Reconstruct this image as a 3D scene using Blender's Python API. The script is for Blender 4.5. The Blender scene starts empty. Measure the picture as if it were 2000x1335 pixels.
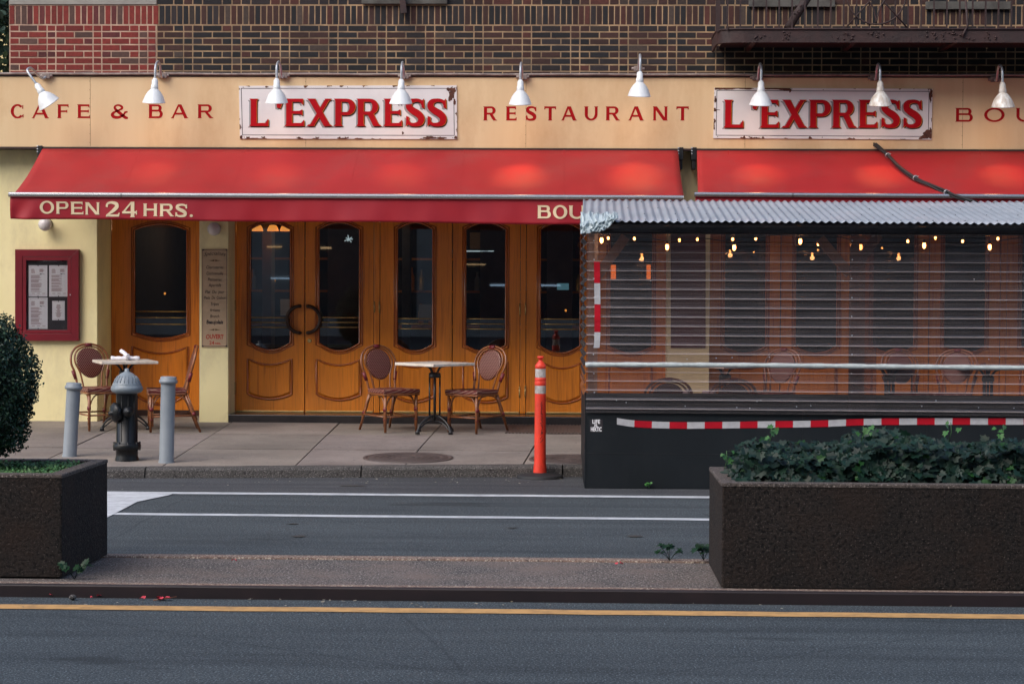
import bpy, math, random
from mathutils import Vector, Matrix
random.seed(7)
R_ = random.random
def U(a, b): return a + (b - a) * random.random()
sc = bpy.context.scene
COL = sc.collection
sin, cos, PI = math.sin, math.cos, math.pi

# ------------------------------------------------------------------ camera
F = 4300.0; H = 1.9
CAM = Vector((0, 0, H))
psi = math.atan(155 / F); pit = math.atan(137.5 / F); rho = 0.0047
Fw = Vector((-sin(psi) * cos(pit), cos(psi) * cos(pit), -sin(pit)))
R0 = Vector((cos(psi), sin(psi), 0)); U0 = R0.cross(Fw)
Rt = R0 * cos(rho) + U0 * sin(rho); Up = -R0 * sin(rho) + U0 * cos(rho)
def ray(u, v): return Fw + Rt * ((u - 1000) / F) + Up * ((667.5 - v) / F)
def at(u, v, Y):
    d = ray(u, v); t = Y / d.y; return CAM + d * t
def gz(u, v, Z=0.0):
    d = ray(u, v); t = (Z - H) / d.z; return CAM + d * t
SW0, SWS, SWY = 0.10, 0.030, 20.2
def swz(Y): return SW0 + SWS * (Y - SWY)
def gs(u, v):                       # a point on the pavement slope
    d = ray(u, v); t = (SW0 - SWS * SWY - H) / (d.z - SWS * d.y); return CAM + d * t
cam_d = bpy.data.cameras.new('camera'); cam = bpy.data.objects.new('camera', cam_d); COL.objects.link(cam)
cam_d.lens = F / 2000 * 36; cam_d.sensor_width = 36; cam_d.clip_end = 2000; cam_d.clip_start = 0.1
m = Matrix((Rt, Up, -Fw)).transposed().to_4x4(); m.translation = CAM; cam.matrix_world = m
sc.camera = cam

# ------------------------------------------------------------------ materials
def nt(name):
    mt = bpy.data.materials.new(name); mt.use_nodes = True
    n = mt.node_tree; b = n.nodes['Principled BSDF']; return mt, n, b
def node(n, t, **k):
    x = n.nodes.new(t)
    for a, v in k.items():
        if a.startswith('i_'): x.inputs[a[2:].replace('_', ' ')].default_value = v
        else: setattr(x, a, v)
    return x
def coords(n, scale=(1, 1, 1)):
    tc = node(n, 'ShaderNodeTexCoord'); mp = node(n, 'ShaderNodeMapping'); mp.inputs['Scale'].default_value = scale
    n.links.new(tc.outputs['Object'], mp.inputs['Vector']); return mp.outputs['Vector']
def noise(n, vec, scale, detail=4, rough=.6, dist=0):
    x = node(n, 'ShaderNodeTexNoise'); x.inputs['Scale'].default_value = scale; x.inputs['Detail'].default_value = detail
    x.inputs['Roughness'].default_value = rough; x.inputs['Distortion'].default_value = dist
    n.links.new(vec, x.inputs['Vector']); return x.outputs['Fac']
def ramp(n, fac, stops):
    r = node(n, 'ShaderNodeValToRGB'); e = r.color_ramp.elements
    while len(e) < len(stops): e.new(.5)
    for i, (p, c) in enumerate(stops):
        e[i].position = p; e[i].color = (*c, 1) if len(c) == 3 else c
    n.links.new(fac, r.inputs['Fac']); return r.outputs['Color']
def mix(n, fac, a, b, mode='MIX'):
    x = node(n, 'ShaderNodeMix', data_type='RGBA', blend_type=mode)
    for s, v in (('Factor', fac), ('A', a), ('B', b)):
        i = [q for q in x.inputs if q.name == s and (q.type == ('VALUE' if s == 'Factor' else 'RGBA'))][0]
        if isinstance(v, (int, float)): i.default_value = v
        elif isinstance(v, tuple): i.default_value = (*v, 1)
        else: n.links.new(v, i)
    return [o for o in x.outputs if o.type == 'RGBA'][0]
def bump(n, b, h, strength=.3, dist=.01):
    x = node(n, 'ShaderNodeBump'); x.inputs['Strength'].default_value = strength; x.inputs['Distance'].default_value = dist
    n.links.new(h, x.inputs['Height']); n.links.new(x.outputs['Normal'], b.inputs['Normal'])
def mk(name, col, rough=.6, col2=None, ns=6, bs=0, bsc=60, bd=.004, metal=0, coat=0, stretch=(1, 1, 1), attr=False, spec=.5, ramp_=(.35, .65), dirt=None, dirts=1.5):
    mt, n, b = nt(name); v = coords(n, stretch)
    b.inputs['Roughness'].default_value = rough; b.inputs['Metallic'].default_value = metal
    b.inputs['Coat Weight'].default_value = coat; b.inputs['Specular IOR Level'].default_value = spec
    col2 = col2 or tuple(c * .8 for c in col)
    c = ramp(n, noise(n, v, ns), [(ramp_[0], col), (ramp_[1], col2)])
    if attr:
        a = node(n, 'ShaderNodeAttribute', attribute_name='tint')
        c = mix(n, 1.0, c, a.outputs['Color'], 'MULTIPLY')
    if dirt:
        c = mix(n, ramp(n, noise(n, coords(n, (1, 1, .5)), dirts, 6, .7), [(.48, (0, 0, 0)), (.7, (.8, .8, .8))]), c, dirt)
    n.links.new(c, b.inputs['Base Color'])
    if bs: bump(n, b, noise(n, v, bsc, 5), bs, bd)
    return mt
def speckle(name, base, base2, dark, light, sc1=70, rough=.85, bs=.5, patch=1.2, warm=None, bd=.006, lt=.7, dk=.36, tint=False, lane=0, spots=0):
    mt, n, b = nt(name); v = coords(n)
    b.inputs['Roughness'].default_value = rough; b.inputs['Specular IOR Level'].default_value = .3
    c = ramp(n, noise(n, v, patch, 5, .65), [(.35, base), (.68, base2)])
    f1 = noise(n, v, sc1, 3, .7)
    c = mix(n, ramp(n, f1, [(dk - .07, (1, 1, 1)), (dk + .05, (0, 0, 0))]), c, dark)
    f2 = noise(n, coords(n, (1.3, 1.3, 1.3)), sc1 * 1.4, 2, .6)
    c = mix(n, ramp(n, f2, [(lt - .05, (0, 0, 0)), (lt + .03, (1, 1, 1))]), c, light)
    if lane:
        c = mix(n, lane, c, ramp(n, noise(n, coords(n, (.22, 2.6, 1)), 1.3, 5, .6, .3), [(.3, (.55, .55, .56)), (.5, (1, 1, 1)), (.7, (1.35, 1.33, 1.3))]), 'MULTIPLY')
        c = mix(n, ramp(n, noise(n, coords(n, (.5, 1.6, 1)), 1.1, 3, .5), [(.66, (0, 0, 0)), (.70, (.55, .55, .55))]), c, tuple(x * .5 for x in base))
        vo = node(n, 'ShaderNodeTexVoronoi', feature='DISTANCE_TO_EDGE'); vo.inputs['Scale'].default_value = .35
        wv = mix(n, .12, coords(n, (1, 1, 1)), node(n, 'ShaderNodeTexNoise').outputs['Color']); n.links.new(wv, vo.inputs['Vector'])
        c = mix(n, ramp(n, vo.outputs['Distance'], [(.0, (.35, .35, .35)), (.0035, (0, 0, 0))]), c, dark)
    if warm:
        c = mix(n, ramp(n, noise(n, v, 2.3, 6, .7), [(.45, (0, 0, 0)), (.7, (.75, .75, .75))]), c, warm)
    if tint:
        a = node(n, 'ShaderNodeAttribute', attribute_name='tint')
        c = mix(n, 1.0, c, a.outputs['Color'], 'MULTIPLY')
    if spots:
        for sc_, th, col_ in ((5.5, .085, (.05, .045, .04)), (2.3, .06, (.09, .08, .07))):
            vo = node(n, 'ShaderNodeTexVoronoi'); vo.inputs['Scale'].default_value = sc_; n.links.new(coords(n, (1, 1, 1)), vo.inputs['Vector'])
            c = mix(n, ramp(n, vo.outputs['Distance'], [(th * .7, (.7, .7, .7)), (th, (0, 0, 0))]), c, col_)
    n.links.new(c, b.inputs['Base Color']); bump(n, b, f1, bs, bd); return mt
def emit(name, col, s):
    mt, n, b = nt(name); b.inputs['Base Color'].default_value = (*col, 1)
    b.inputs['Emission Color'].default_value = (*col, 1); b.inputs['Emission Strength'].default_value = s; return mt
def glassy(name, tint, base=.04, rough=.03, ior=1.45, gcol=(1, 1, 1), diff=0.0, dcol=(.6, .6, .62)):
    mt, n, b = nt(name); o = n.nodes['Material Output']
    t = node(n, 'ShaderNodeBsdfTransparent'); t.inputs['Color'].default_value = (*tint, 1)
    g = node(n, 'ShaderNodeBsdfGlossy'); g.inputs['Roughness'].default_value = rough; g.inputs['Color'].default_value = (*gcol, 1)
    fr = node(n, 'ShaderNodeFresnel'); fr.inputs['IOR'].default_value = ior
    ad = node(n, 'ShaderNodeMath', operation='ADD'); ad.inputs[1].default_value = base; n.links.new(fr.outputs[0], ad.inputs[0])
    mx = node(n, 'ShaderNodeMixShader'); n.links.new(ad.outputs[0], mx.inputs[0]); n.links.new(t.outputs[0], mx.inputs[1]); n.links.new(g.outputs[0], mx.inputs[2])
    out = mx.outputs[0]
    if diff:
        d = node(n, 'ShaderNodeBsdfDiffuse'); d.inputs['Color'].default_value = (*dcol, 1)
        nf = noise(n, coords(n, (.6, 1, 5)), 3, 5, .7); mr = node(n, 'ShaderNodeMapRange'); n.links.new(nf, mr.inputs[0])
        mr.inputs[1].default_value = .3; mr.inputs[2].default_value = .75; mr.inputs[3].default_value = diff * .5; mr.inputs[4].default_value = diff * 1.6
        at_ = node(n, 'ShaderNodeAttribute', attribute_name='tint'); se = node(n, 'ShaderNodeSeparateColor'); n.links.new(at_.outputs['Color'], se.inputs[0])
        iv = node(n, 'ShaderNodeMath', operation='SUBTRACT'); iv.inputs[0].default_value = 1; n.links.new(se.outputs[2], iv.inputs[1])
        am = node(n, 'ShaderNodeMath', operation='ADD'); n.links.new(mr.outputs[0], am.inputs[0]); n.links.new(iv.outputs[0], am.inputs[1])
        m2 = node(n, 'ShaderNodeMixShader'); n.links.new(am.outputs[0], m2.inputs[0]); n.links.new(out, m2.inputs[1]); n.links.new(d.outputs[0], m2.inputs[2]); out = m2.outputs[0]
    n.links.new(out, o.inputs['Surface']); return mt
def weave(name, red, cream, k, seat=False):
    mt, n, b = nt(name); tc = node(n, 'ShaderNodeTexCoord'); s = node(n, 'ShaderNodeSeparateXYZ'); n.links.new(tc.outputs['Object'], s.inputs[0])
    def M(op, a, c, d=None):
        x = node(n, 'ShaderNodeMath', operation=op)
        for i, q in enumerate((a, c)):
            if q is None: continue
            if isinstance(q, (int, float)): x.inputs[i].default_value = q
            else: n.links.new(q, x.inputs[i])
        return x.outputs[0]
    X, Y, Z = s.outputs
    if seat: a = M('ADD', X, Y); c = M('ADD', M('SUBTRACT', X, Y), Z)
    else: a = X; c = Z
    p = M('MULTIPLY', M('COSINE', M('MULTIPLY', a, k), None), M('COSINE', M('MULTIPLY', c, k * .78), None))
    c = ramp(n, p, [(.42, red), (.60, cream)])
    n.links.new(c, b.inputs['Base Color']); b.inputs['Roughness'].default_value = .45; bump(n, b, p, .5, .002); return mt

M = {}
M['asphalt'] = speckle('asphalt', (.041, .050, .055), (.051, .061, .066), (.012, .016, .021), (.15, .18, .20), 48, .85, .9, .8, lt=.60, dk=.42, lane=.7)
M['asphalt_old'] = speckle('asphalt_old', (.046, .050, .056), (.060, .063, .067), (.035, .037, .045), (.19, .19, .2), 60, .85, .7, .6, lt=.63, dk=.41, lane=.8)
M['median'] = speckle('median_concrete', (.075, .068, .066), (.15, .122, .110), (.03, .027, .025), (.42, .38, .34), 42, .9, 1.0, 1.6, lt=.61, dk=.44,  warm=(.18, .135, .115))
M['pink_strip'] = speckle('pink_concrete', (.25, .16, .12), (.17, .125, .105), (.07, .05, .045), (.5, .42, .33), 45, .9, .9, 4, lt=.60, dk=.43)
M['pave'] = speckle('pavement', (.19, .165, .148), (.28, .24, .215), (.12, .105, .095), (.34, .30, .27), 30, .85, .3, 1.1, lt=.70, dk=.36, tint=True, warm=(.17, .14, .125), spots=1)
M['kerb'] = speckle('kerb_stone', (.085, .08, .075), (.055, .05, .048), (.025, .022, .022), (.18, .165, .155), 50, .85, .8, 2.5, lt=.61, dk=.43)
M['gap'] = mk('joint_dirt', (.05, .045, .04), .95)
M['steel_kerb'] = mk('dark_steel', (.028, .018, .020), .45, (.018, .013, .015), 3, .2, 30)
M['white_paint'] = mk('white_road_paint', (.60, .62, .64), .7, (.48, .50, .52), 9, .3, 90, dirt=(.3, .31, .33), dirts=5)
M['yellow_paint'] = mk('yellow_road_paint', (.62, .35, .13), .7, (.54, .30, .11), 12, .3, 90, dirt=(.35, .2, .08), dirts=6)
M['rim'] = speckle('painted_light_rim', (.105, .085, .075), (.075, .062, .056), (.035, .03, .028), (.26, .22, .2), 44, .9, .8, 2.0, bd=.008, lt=.63, dk=.44)  # paler version of the trough mix, paints the light on the rim tops
M['planter'] = speckle('exposed_aggregate', (.026, .020, .0175), (.015, .0125, .0115), (.003, .003, .003), (.10, .08, .07), 44, .9, 1.0, 1.7, warm=(.030, .018, .013), bd=.014, lt=.66, dk=.46)
M['soil'] = mk('soil', (.02, .014, .01), .95, None, 20, .6, 40, .02)
M['cream'] = mk('cream_paint', (.84, .745, .42), .55, (.80, .70, .38), 2.2, .05, 40, dirt=(.60, .51, .29), dirts=2)
M['fascia'] = mk('fascia_paint', (.74, .545, .32), .42, (.68, .475, .265), 1.1, .04, 8, dirt=(.58, .37, .19), dirts=1.3, stretch=(2.5, 1, .25))
M['dark_trim'] = mk('dark_trim', (.035, .016, .014), .5)
M['red_letter'] = mk('red_letter_paint', (.36, .003, .006), .7, (.31, .003, .006), 8, spec=.15)
M['sign_red'] = mk('sign_red_enamel', (.42, .002, .008), .6, (.38, .002, .007), 8, spec=.15)
M['sign_black'] = mk('sign_black_enamel', (.02, .008, .008), .3)
M['sign_orange'] = mk('sign_orange_enamel', (.75, .28, .02), .35)
M['sign_grey'] = mk('sign_grey_enamel', (.34, .31, .31), .35)
M['sign_white'] = mk('sign_white_enamel', (.78, .75, .74), .35, (.72, .68, .67), 3, .05, 12)
M['rust'] = mk('rust', (.055, .018, .012), .85, (.12, .04, .02), 30, .4, 60)
M['awning'] = mk('awning_fabric', (.34, .013, .016), .6, (.30, .012, .015), 2.0, .15, 240, .001, dirt=(.27, .030, .030), dirts=1.3, spec=.35)
M['valance'] = mk('valance_fabric', (.33, .003, .012), .6, (.30, .006, .018), 1.6, .15, 240, .001)
M['awn_text'] = mk('cream_lettering', (.78, .62, .40), .6)
M['alu'] = mk('aluminium', (.50, .50, .51), .25, (.5, .5, .5), 6, .1, 60, metal=.9)
M['galv'] = mk('galvanised_pipe', (.55, .58, .62), .4, (.4, .42, .45), 30, .2, 60, metal=.6)
M['lampw'] = mk('white_lamp_enamel', (.74, .76, .77), .35, (.64, .66, .67), 14, .05, 30)
M['lampd'] = mk('dirty_lamp_enamel', (.72, .72, .70), .4, (.42, .34, .27), 9, .1, 30, stretch=(2, 2, .3))
M['conduit'] = mk('painted_conduit', (.30, .24, .21), .5, (.16, .12, .11), 10)
M['black'] = mk('black_metal', (.012, .012, .014), .4, (.02, .02, .022), 8, .1, 30)
M['rubber'] = mk('black_rubber', (.016, .016, .018), .7)
M['globe'] = mk('white_globe_glass', (.62, .58, .58), .12, (.6, .56, .56), 4)
def wood(name, a, b2, c2, rough=.32):
    mt, n, b = nt(name); v = coords(n, (14, 14, .55))
    f = noise(n, v, 2.4, 6, .6, .4)
    c = ramp(n, f, [(.3, a), (.5, b2), (.72, c2)])
    big = ramp(n, noise(n, coords(n, (1.3, 1.3, .35)), 2, 3), [(.35, (.8, .8, .8)), (.7, (1.1, 1.1, 1.1))])
    c = mix(n, 1.0, c, big, 'MULTIPLY')
    n.links.new(c, b.inputs['Base Color']); b.inputs['Roughness'].default_value = rough; b.inputs['Coat Weight'].default_value = .6; b.inputs['Coat Roughness'].default_value = .12
    bump(n, b, f, .08, .002); return mt
M['wood'] = wood('varnished_oak', (.70, .195, .014), (.84, .265, .022), (.50, .120, .010))
M['wood_d'] = wood('varnished_moulding', (.36, .082, .010), (.42, .10, .012), (.27, .058, .008), .18)
M['wood_s'] = wood('raw_timber', (.40, .25, .14), (.46, .30, .18), (.33, .2, .11), .7)
M['bronze'] = mk('dark_bronze', (.055, .032, .024), .38, (.035, .02, .016), 8, .1, 30, metal=.4)
M['brass'] = mk('brass', (.62, .44, .18), .25, (.5, .34, .12), 10, metal=.5)
M['glass'] = glassy('window_glass', (.70, .74, .76), .05, .012)
M['case_glass'] = glassy('case_glass', (1, 1, 1), .0, .02, 1.3)
M['kick'] = mk('kick_plate', (.07, .035, .028), .35)
M['step'] = mk('black_step', (.022, .020, .022), .22, (.035, .03, .03), 5)
M['case_red'] = mk('case_red_paint', (.17, .005, .014), .4, (.13, .005, .012), 2.5)
M['felt'] = mk('case_backing', (.06, .05, .055), .9)
M['paper'] = mk('paper', (.92, .90, .92), .8, (.88, .85, .88), 8)
M['ink'] = mk('printed_ink', (.40, .23, .24), .8)
M['ink_d'] = mk('dark_ink', (.03, .025, .03), .8)
M['spec'] = mk('enamel_panel', (.44, .31, .20), .5, (.38, .27, .17), 6)
M['spec_red'] = mk('red_ink', (.42, .03, .015), .6)
M['rattan'] = mk('rattan_cane', (.28, .095, .028), .35, (.17, .055, .02), 18, .2, 60, coat=.2)
M['bind'] = mk('burgundy_binding', (.16, .010, .018), .5)
M['weave'] = weave('woven_back', (.085, .002, .004), (.42, .26, .17), 262)
M['weave_s'] = weave('woven_seat', (.10, .003, .005), (.50, .33, .24), 262, True)
M['marble'] = mk('marble', (.70, .64, .56), .35, (.45, .36, .28), 9, 0, ramp_=(.45, .75))
M['napkin'] = mk('napkin_cloth', (.80, .80, .86), .8, (.74, .74, .8), 10, .3, 40)
M['hyd_grey'] = mk('silver_paint', (.22, .26, .29), .42, (.17, .20, .23), 9, .3, 40)
M['hyd_black'] = mk('hydrant_black', (.004, .005, .006), .38, (.007, .008, .010), 8, .2, 25, spec=.35)
M['boll'] = mk('grey_post_paint', (.25, .28, .31), .5, (.21, .24, .27), 5, .15, 30)
M['orange'] = mk('orange_plastic', (.80, .045, .018), .5, (.70, .04, .018), 4, .1, 30, dirt=(.45, .04, .02), dirts=7)
M['refl'] = mk('reflective_band', (.55, .54, .55), .45, (.40, .36, .33), 25, .2, 60, dirt=(.25, .19, .15), dirts=14)
M['iron'] = mk('cast_iron_cover', (.10, .075, .070), .55, (.07, .055, .05), 12, .3, 50)
M['roofm'] = mk('corrugated_zinc', (.32, .365, .42), .5, (.26, .30, .35), 2.5, .1, 30, dirt=(.36, .35, .39), dirts=.9)
M['foil'] = mk('crumpled_zinc', (.46, .54, .57), .42, (.34, .41, .44), 8, .3, 20, metal=.15)
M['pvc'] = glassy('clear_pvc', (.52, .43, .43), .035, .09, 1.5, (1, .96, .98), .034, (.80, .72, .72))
M['shed_dark'] = mk('dark_painted_board', (.009, .013, .017), .55, (.007, .010, .013), 1.2, .08, 12, dirt=(.014, .017, .020), dirts=3, spec=.3)
M['tape_r'] = mk('red_tape', (.50, .006, .020), .35)
M['tape_w'] = mk('silver_tape', (.50, .50, .52), .4, (.42, .42, .44), 20)
M['rail'] = mk('white_wrapped_rail', (.52, .58, .58), .35, (.40, .45, .46), 14, .6, 30, .01)
M['bulb'] = emit('lit_bulb', (1, .42, .10), 16)
M['bulb_s'] = emit('lit_lamp_bulb', (1, .62, .3), 9)
M['shade_lit'] = emit('lit_amber_shade', (1, .34, .06), .9)
M['sconce'] = emit('lit_orange_sconce', (1, .20, .03), 1.5)
M['screen'] = emit('lit_screen', (.25, .55, .65), .2)
M['tube'] = emit('lit_tube', (.75, .85, .85), .45)
M['poster'] = mk('dark_red_poster', (.09, .012, .014), .6)
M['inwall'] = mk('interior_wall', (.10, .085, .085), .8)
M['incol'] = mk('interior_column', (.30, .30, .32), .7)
M['limestone'] = mk('far_limestone', (.42, .40, .37), .8, (.32, .30, .28), 1)
M['win_dark'] = mk('far_window', (.03, .035, .045), .3)
M['streak_warm'] = emit('warm_streak_glow', (1, .62, .30), 1.1)  # added glow, only for streaks mirrored in the panes
M['streak_cool'] = emit('cool_streak_glow', (.6, .8, 1), .9)
M['yellow_car'] = mk('far_yellow_paint', (.6, .3, .02), .3)
M['car_pale'] = mk('far_pale_paint', (.5, .52, .55), .3)
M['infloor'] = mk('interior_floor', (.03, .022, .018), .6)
M['stone'] = mk('limestone_sill', (.32, .30, .27), .8, (.24, .22, .2), 5, .3, 40)
M['stone_d'] = mk('sooty_sill', (.10, .095, .085), .8, (.05, .045, .04), 6, .3, 40)
M['mortar'] = mk('mortar', (.56, .38, .28), .95, (.40, .26, .19), 5, .4, 80, dirt=(.22, .14, .11), dirts=3)
M['mortar_d'] = mk('sooty_mortar', (.44, .29, .165), .95, (.20, .135, .085), 3, .4, 80, dirt=(.10, .07, .055), dirts=2.2)
M['brick'] = mk('brick', (1, 1, 1), .85, (.72, .72, .72), 26, .4, 70, attr=True)
M['escape'] = mk('rusty_brown_iron', (.042, .018, .017), .65, (.025, .013, .013), 6, .5, 25, .01)
def leafm(name, a, b2, rough=.45, spec=.3):
    mt, n, b = nt(name); at_ = node(n, 'ShaderNodeAttribute', attribute_name='tint')
    c = mix(n, 1.0, ramp(n, noise(n, coords(n), 4, 3), [(.35, a), (.65, b2)]), at_.outputs['Color'], 'MULTIPLY')
    n.links.new(c, b.inputs['Base Color']); b.inputs['Roughness'].default_value = rough
    b.inputs['Specular IOR Level'].default_value = spec; return mt
M['box_leaf'] = leafm('boxwood_leaf', (.022, .050, .030), (.016, .038, .026), .38)
M['ivy_leaf'] = leafm('ivy_leaf', (.008, .029, .015), (.006, .022, .013), .5)
M['cover_leaf'] = leafm('ground_cover_leaf', (.06, .15, .05), (.05, .12, .045), .5)
M['tree_leaf'] = leafm('tree_leaf', (.035, .075, .055), (.03, .06, .05), .5)
M['bark'] = mk('bark', (.07, .055, .04), .9, None, 12, .6, 20, .02)
M['petal'] = mk('pink_petal', (.75, .06, .09), .6)
M['core'] = mk('foliage_core', (.012, .02, .012), .9)  # dark filler behind leaves, in place of shade in the gaps

# ------------------------------------------------------------------ mesh builder
class MB:
    def __init__(s): s.v = []; s.f = []; s.mi = []; s.tint = []; s.cur = 0; s.col = (1, 1, 1); s.smooth = []; s.sm = False
    def add(s, vs, fs):
        o = len(s.v); s.v += [Vector(p) for p in vs]
        for f in fs: s.f.append([i + o for i in f]); s.mi.append(s.cur); s.tint.append(s.col); s.smooth.append(s.sm)
        return s
    def box(s, a, b):
        x0, y0, z0 = [min(p, q) for p, q in zip(a, b)]; x1, y1, z1 = [max(p, q) for p, q in zip(a, b)]
        return s.add([(x0, y0, z0), (x1, y0, z0), (x1, y1, z0), (x0, y1, z0), (x0, y0, z1), (x1, y0, z1), (x1, y1, z1), (x0, y1, z1)],
                     [(0, 3, 2, 1), (4, 5, 6, 7), (0, 1, 5, 4), (1, 2, 6, 5), (2, 3, 7, 6), (3, 0, 4, 7)])
    def hexa(s, p): return s.add(p, [(0, 3, 2, 1), (4, 5, 6, 7), (0, 1, 5, 4), (1, 2, 6, 5), (2, 3, 7, 6), (3, 0, 4, 7)])
    def prism(s, poly, y0, y1):      # poly in XZ (ccw seen from -Y), extruded y0 (front) to y1
        n = len(poly); vs = [(x, y0, z) for x, z in poly] + [(x, y1, z) for x, z in poly]
        return s.add(vs, [tuple(range(n)), tuple(range(2 * n - 1, n - 1, -1))] + [(i, n + i, n + (i + 1) % n, (i + 1) % n) for i in range(n)])
    def tube(s, pts, r, n=8, closed=False, cap=True, flat=1.0):
        pts = [Vector(p) for p in pts]; k = len(pts); o = len(s.v); vs = []
        rr = r if isinstance(r, (list, tuple)) else [r] * k
        up = None
        for i, p in enumerate(pts):
            a = pts[(i - 1) % k] if closed or i > 0 else p; b = pts[(i + 1) % k] if closed or i < k - 1 else p
            t = (b - a).normalized()
            if up is None:
                up = Vector((0, 0, 1)) if abs(t.z) < .9 else Vector((0, 1, 0))
            x = t.cross(up); 
            if x.length < 1e-4: x = t.cross(Vector((1, 0, 0)))
            x.normalize(); y = x.cross(t).normalized(); up = y
            for j in range(n):
                an = 2 * PI * j / n; vs.append(p + x * (cos(an) * rr[i]) + y * (sin(an) * rr[i] * flat))
        fs = []; kk = k if closed else k - 1
        for i in range(kk):
            for j in range(n):
                a = i * n + j; b = i * n + (j + 1) % n; c = ((i + 1) % k) * n + (j + 1) % n; d = ((i + 1) % k) * n + j
                fs.append((a, d, c, b))
        q = s.sm; s.sm = True; s.add(vs, fs); s.sm = q
        if cap and not closed:
            s.f.append([o + j for j in range(n)]); s.f.append([o + (k - 1) * n + j for j in range(n - 1, -1, -1)])
            for _ in range(2): s.mi.append(s.cur); s.tint.append(s.col); s.smooth.append(False)
        return s
    def lathe(s, prof, n=24, M4=None, smooth=True):   # prof [(r,z)], about Z
        vs = [Vector((r * cos(2 * PI * j / n), r * sin(2 * PI * j / n), z)) for r, z in prof for j in range(n)]
        if M4 is not None: vs = [M4 @ v for v in vs]
        fs = [(i * n + j, i * n + (j + 1) % n, (i + 1) * n + (j + 1) % n, (i + 1) * n + j) for i in range(len(prof) - 1) for j in range(n)]
        q = s.sm; s.sm = smooth; s.add(vs, fs); s.sm = q
        return s
    def sphere(s, c, r, n=16, sz=1):
        prof = [(max(1e-4, r * sin(PI * i / n)), -r * sz * cos(PI * i / n)) for i in range(n + 1)]
        return s.lathe(prof, n * 2, Matrix.Translation(c))
def worldloc(o):
    l = Vector(o.location)
    while o.parent: o = o.parent; l += Vector(o.location)
    return l
def build(mb, name, mats, parent=None, world=True, loc=None, bevel=0, solid=0):
    off = Vector((0, 0, 0))
    if parent is not None and world: off = worldloc(parent)
    if parent is None and loc is not None: off = Vector(loc)
    me = bpy.data.meshes.new(name); me.from_pydata([v - off for v in mb.v], [], mb.f)
    if not isinstance(mats, (list, tuple)): mats = [mats]
    for q in mats: me.materials.append(M[q] if isinstance(q, str) else q)
    me.polygons.foreach_set('material_index', mb.mi); me.polygons.foreach_set('use_smooth', mb.smooth)
    a = me.color_attributes.new('tint', 'FLOAT_COLOR', 'CORNER'); buf = []
    for p, c in zip(me.polygons, mb.tint): buf += [c[0], c[1], c[2], 1] * p.loop_total
    a.data.foreach_set('color', buf); me.update()
    o = bpy.data.objects.new(name, me); COL.objects.link(o)
    if parent is not None: o.parent = parent
    elif loc is not None: o.location = off
    if bevel:
        b = o.modifiers.new('bevel', 'BEVEL'); b.width = bevel; b.segments = 2; b.limit_method = 'ANGLE'; b.angle_limit = .6
    if solid:
        b = o.modifiers.new('solid', 'SOLIDIFY'); b.thickness = solid
    return o
def tag(o, label=None, cat=None, group=None, kind=None):
    if label: o['label'] = label
    if cat: o['category'] = cat
    if group: o['group'] = group
    if kind: o['kind'] = kind
    return o
def thing(name, label, cat, loc=(0, 0, 0), rz=0, group=None):
    o = bpy.data.objects.new(name, None); COL.objects.link(o); o.location = loc; o.rotation_euler = (0, 0, rz)
    o.empty_display_size = .1
    return tag(o, label, cat, group)
def copy_tree(o, parent=None):
    c = o.copy(); COL.objects.link(c)
    if parent is not None: c.parent = parent
    for ch in list(o.children): copy_tree(ch, c)
    return c
def struct(mb, name, mats, **k): return tag(build(mb, name, mats, **k), kind='structure')
def cr(pts, n=6, closed=False):      # catmull-rom through points (tuples of any length)
    P = [Vector(p) for p in pts]; k = len(P); out = []
    for i in range(k if closed else k - 1):
        p0 = P[(i - 1) % k] if closed or i > 0 else P[0]; p1 = P[i]; p2 = P[(i + 1) % k]; p3 = P[(i + 2) % k] if closed or i + 2 < k else P[-1]
        for j in range(n):
            t = j / n; out.append(.5 * ((2 * p1) + (p2 - p0) * t + (2 * p0 - 5 * p1 + 4 * p2 - p3) * t * t + (3 * p1 - p0 - 3 * p2 + p3) * t ** 3))
    if not closed: out.append(P[-1])
    return out

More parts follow.
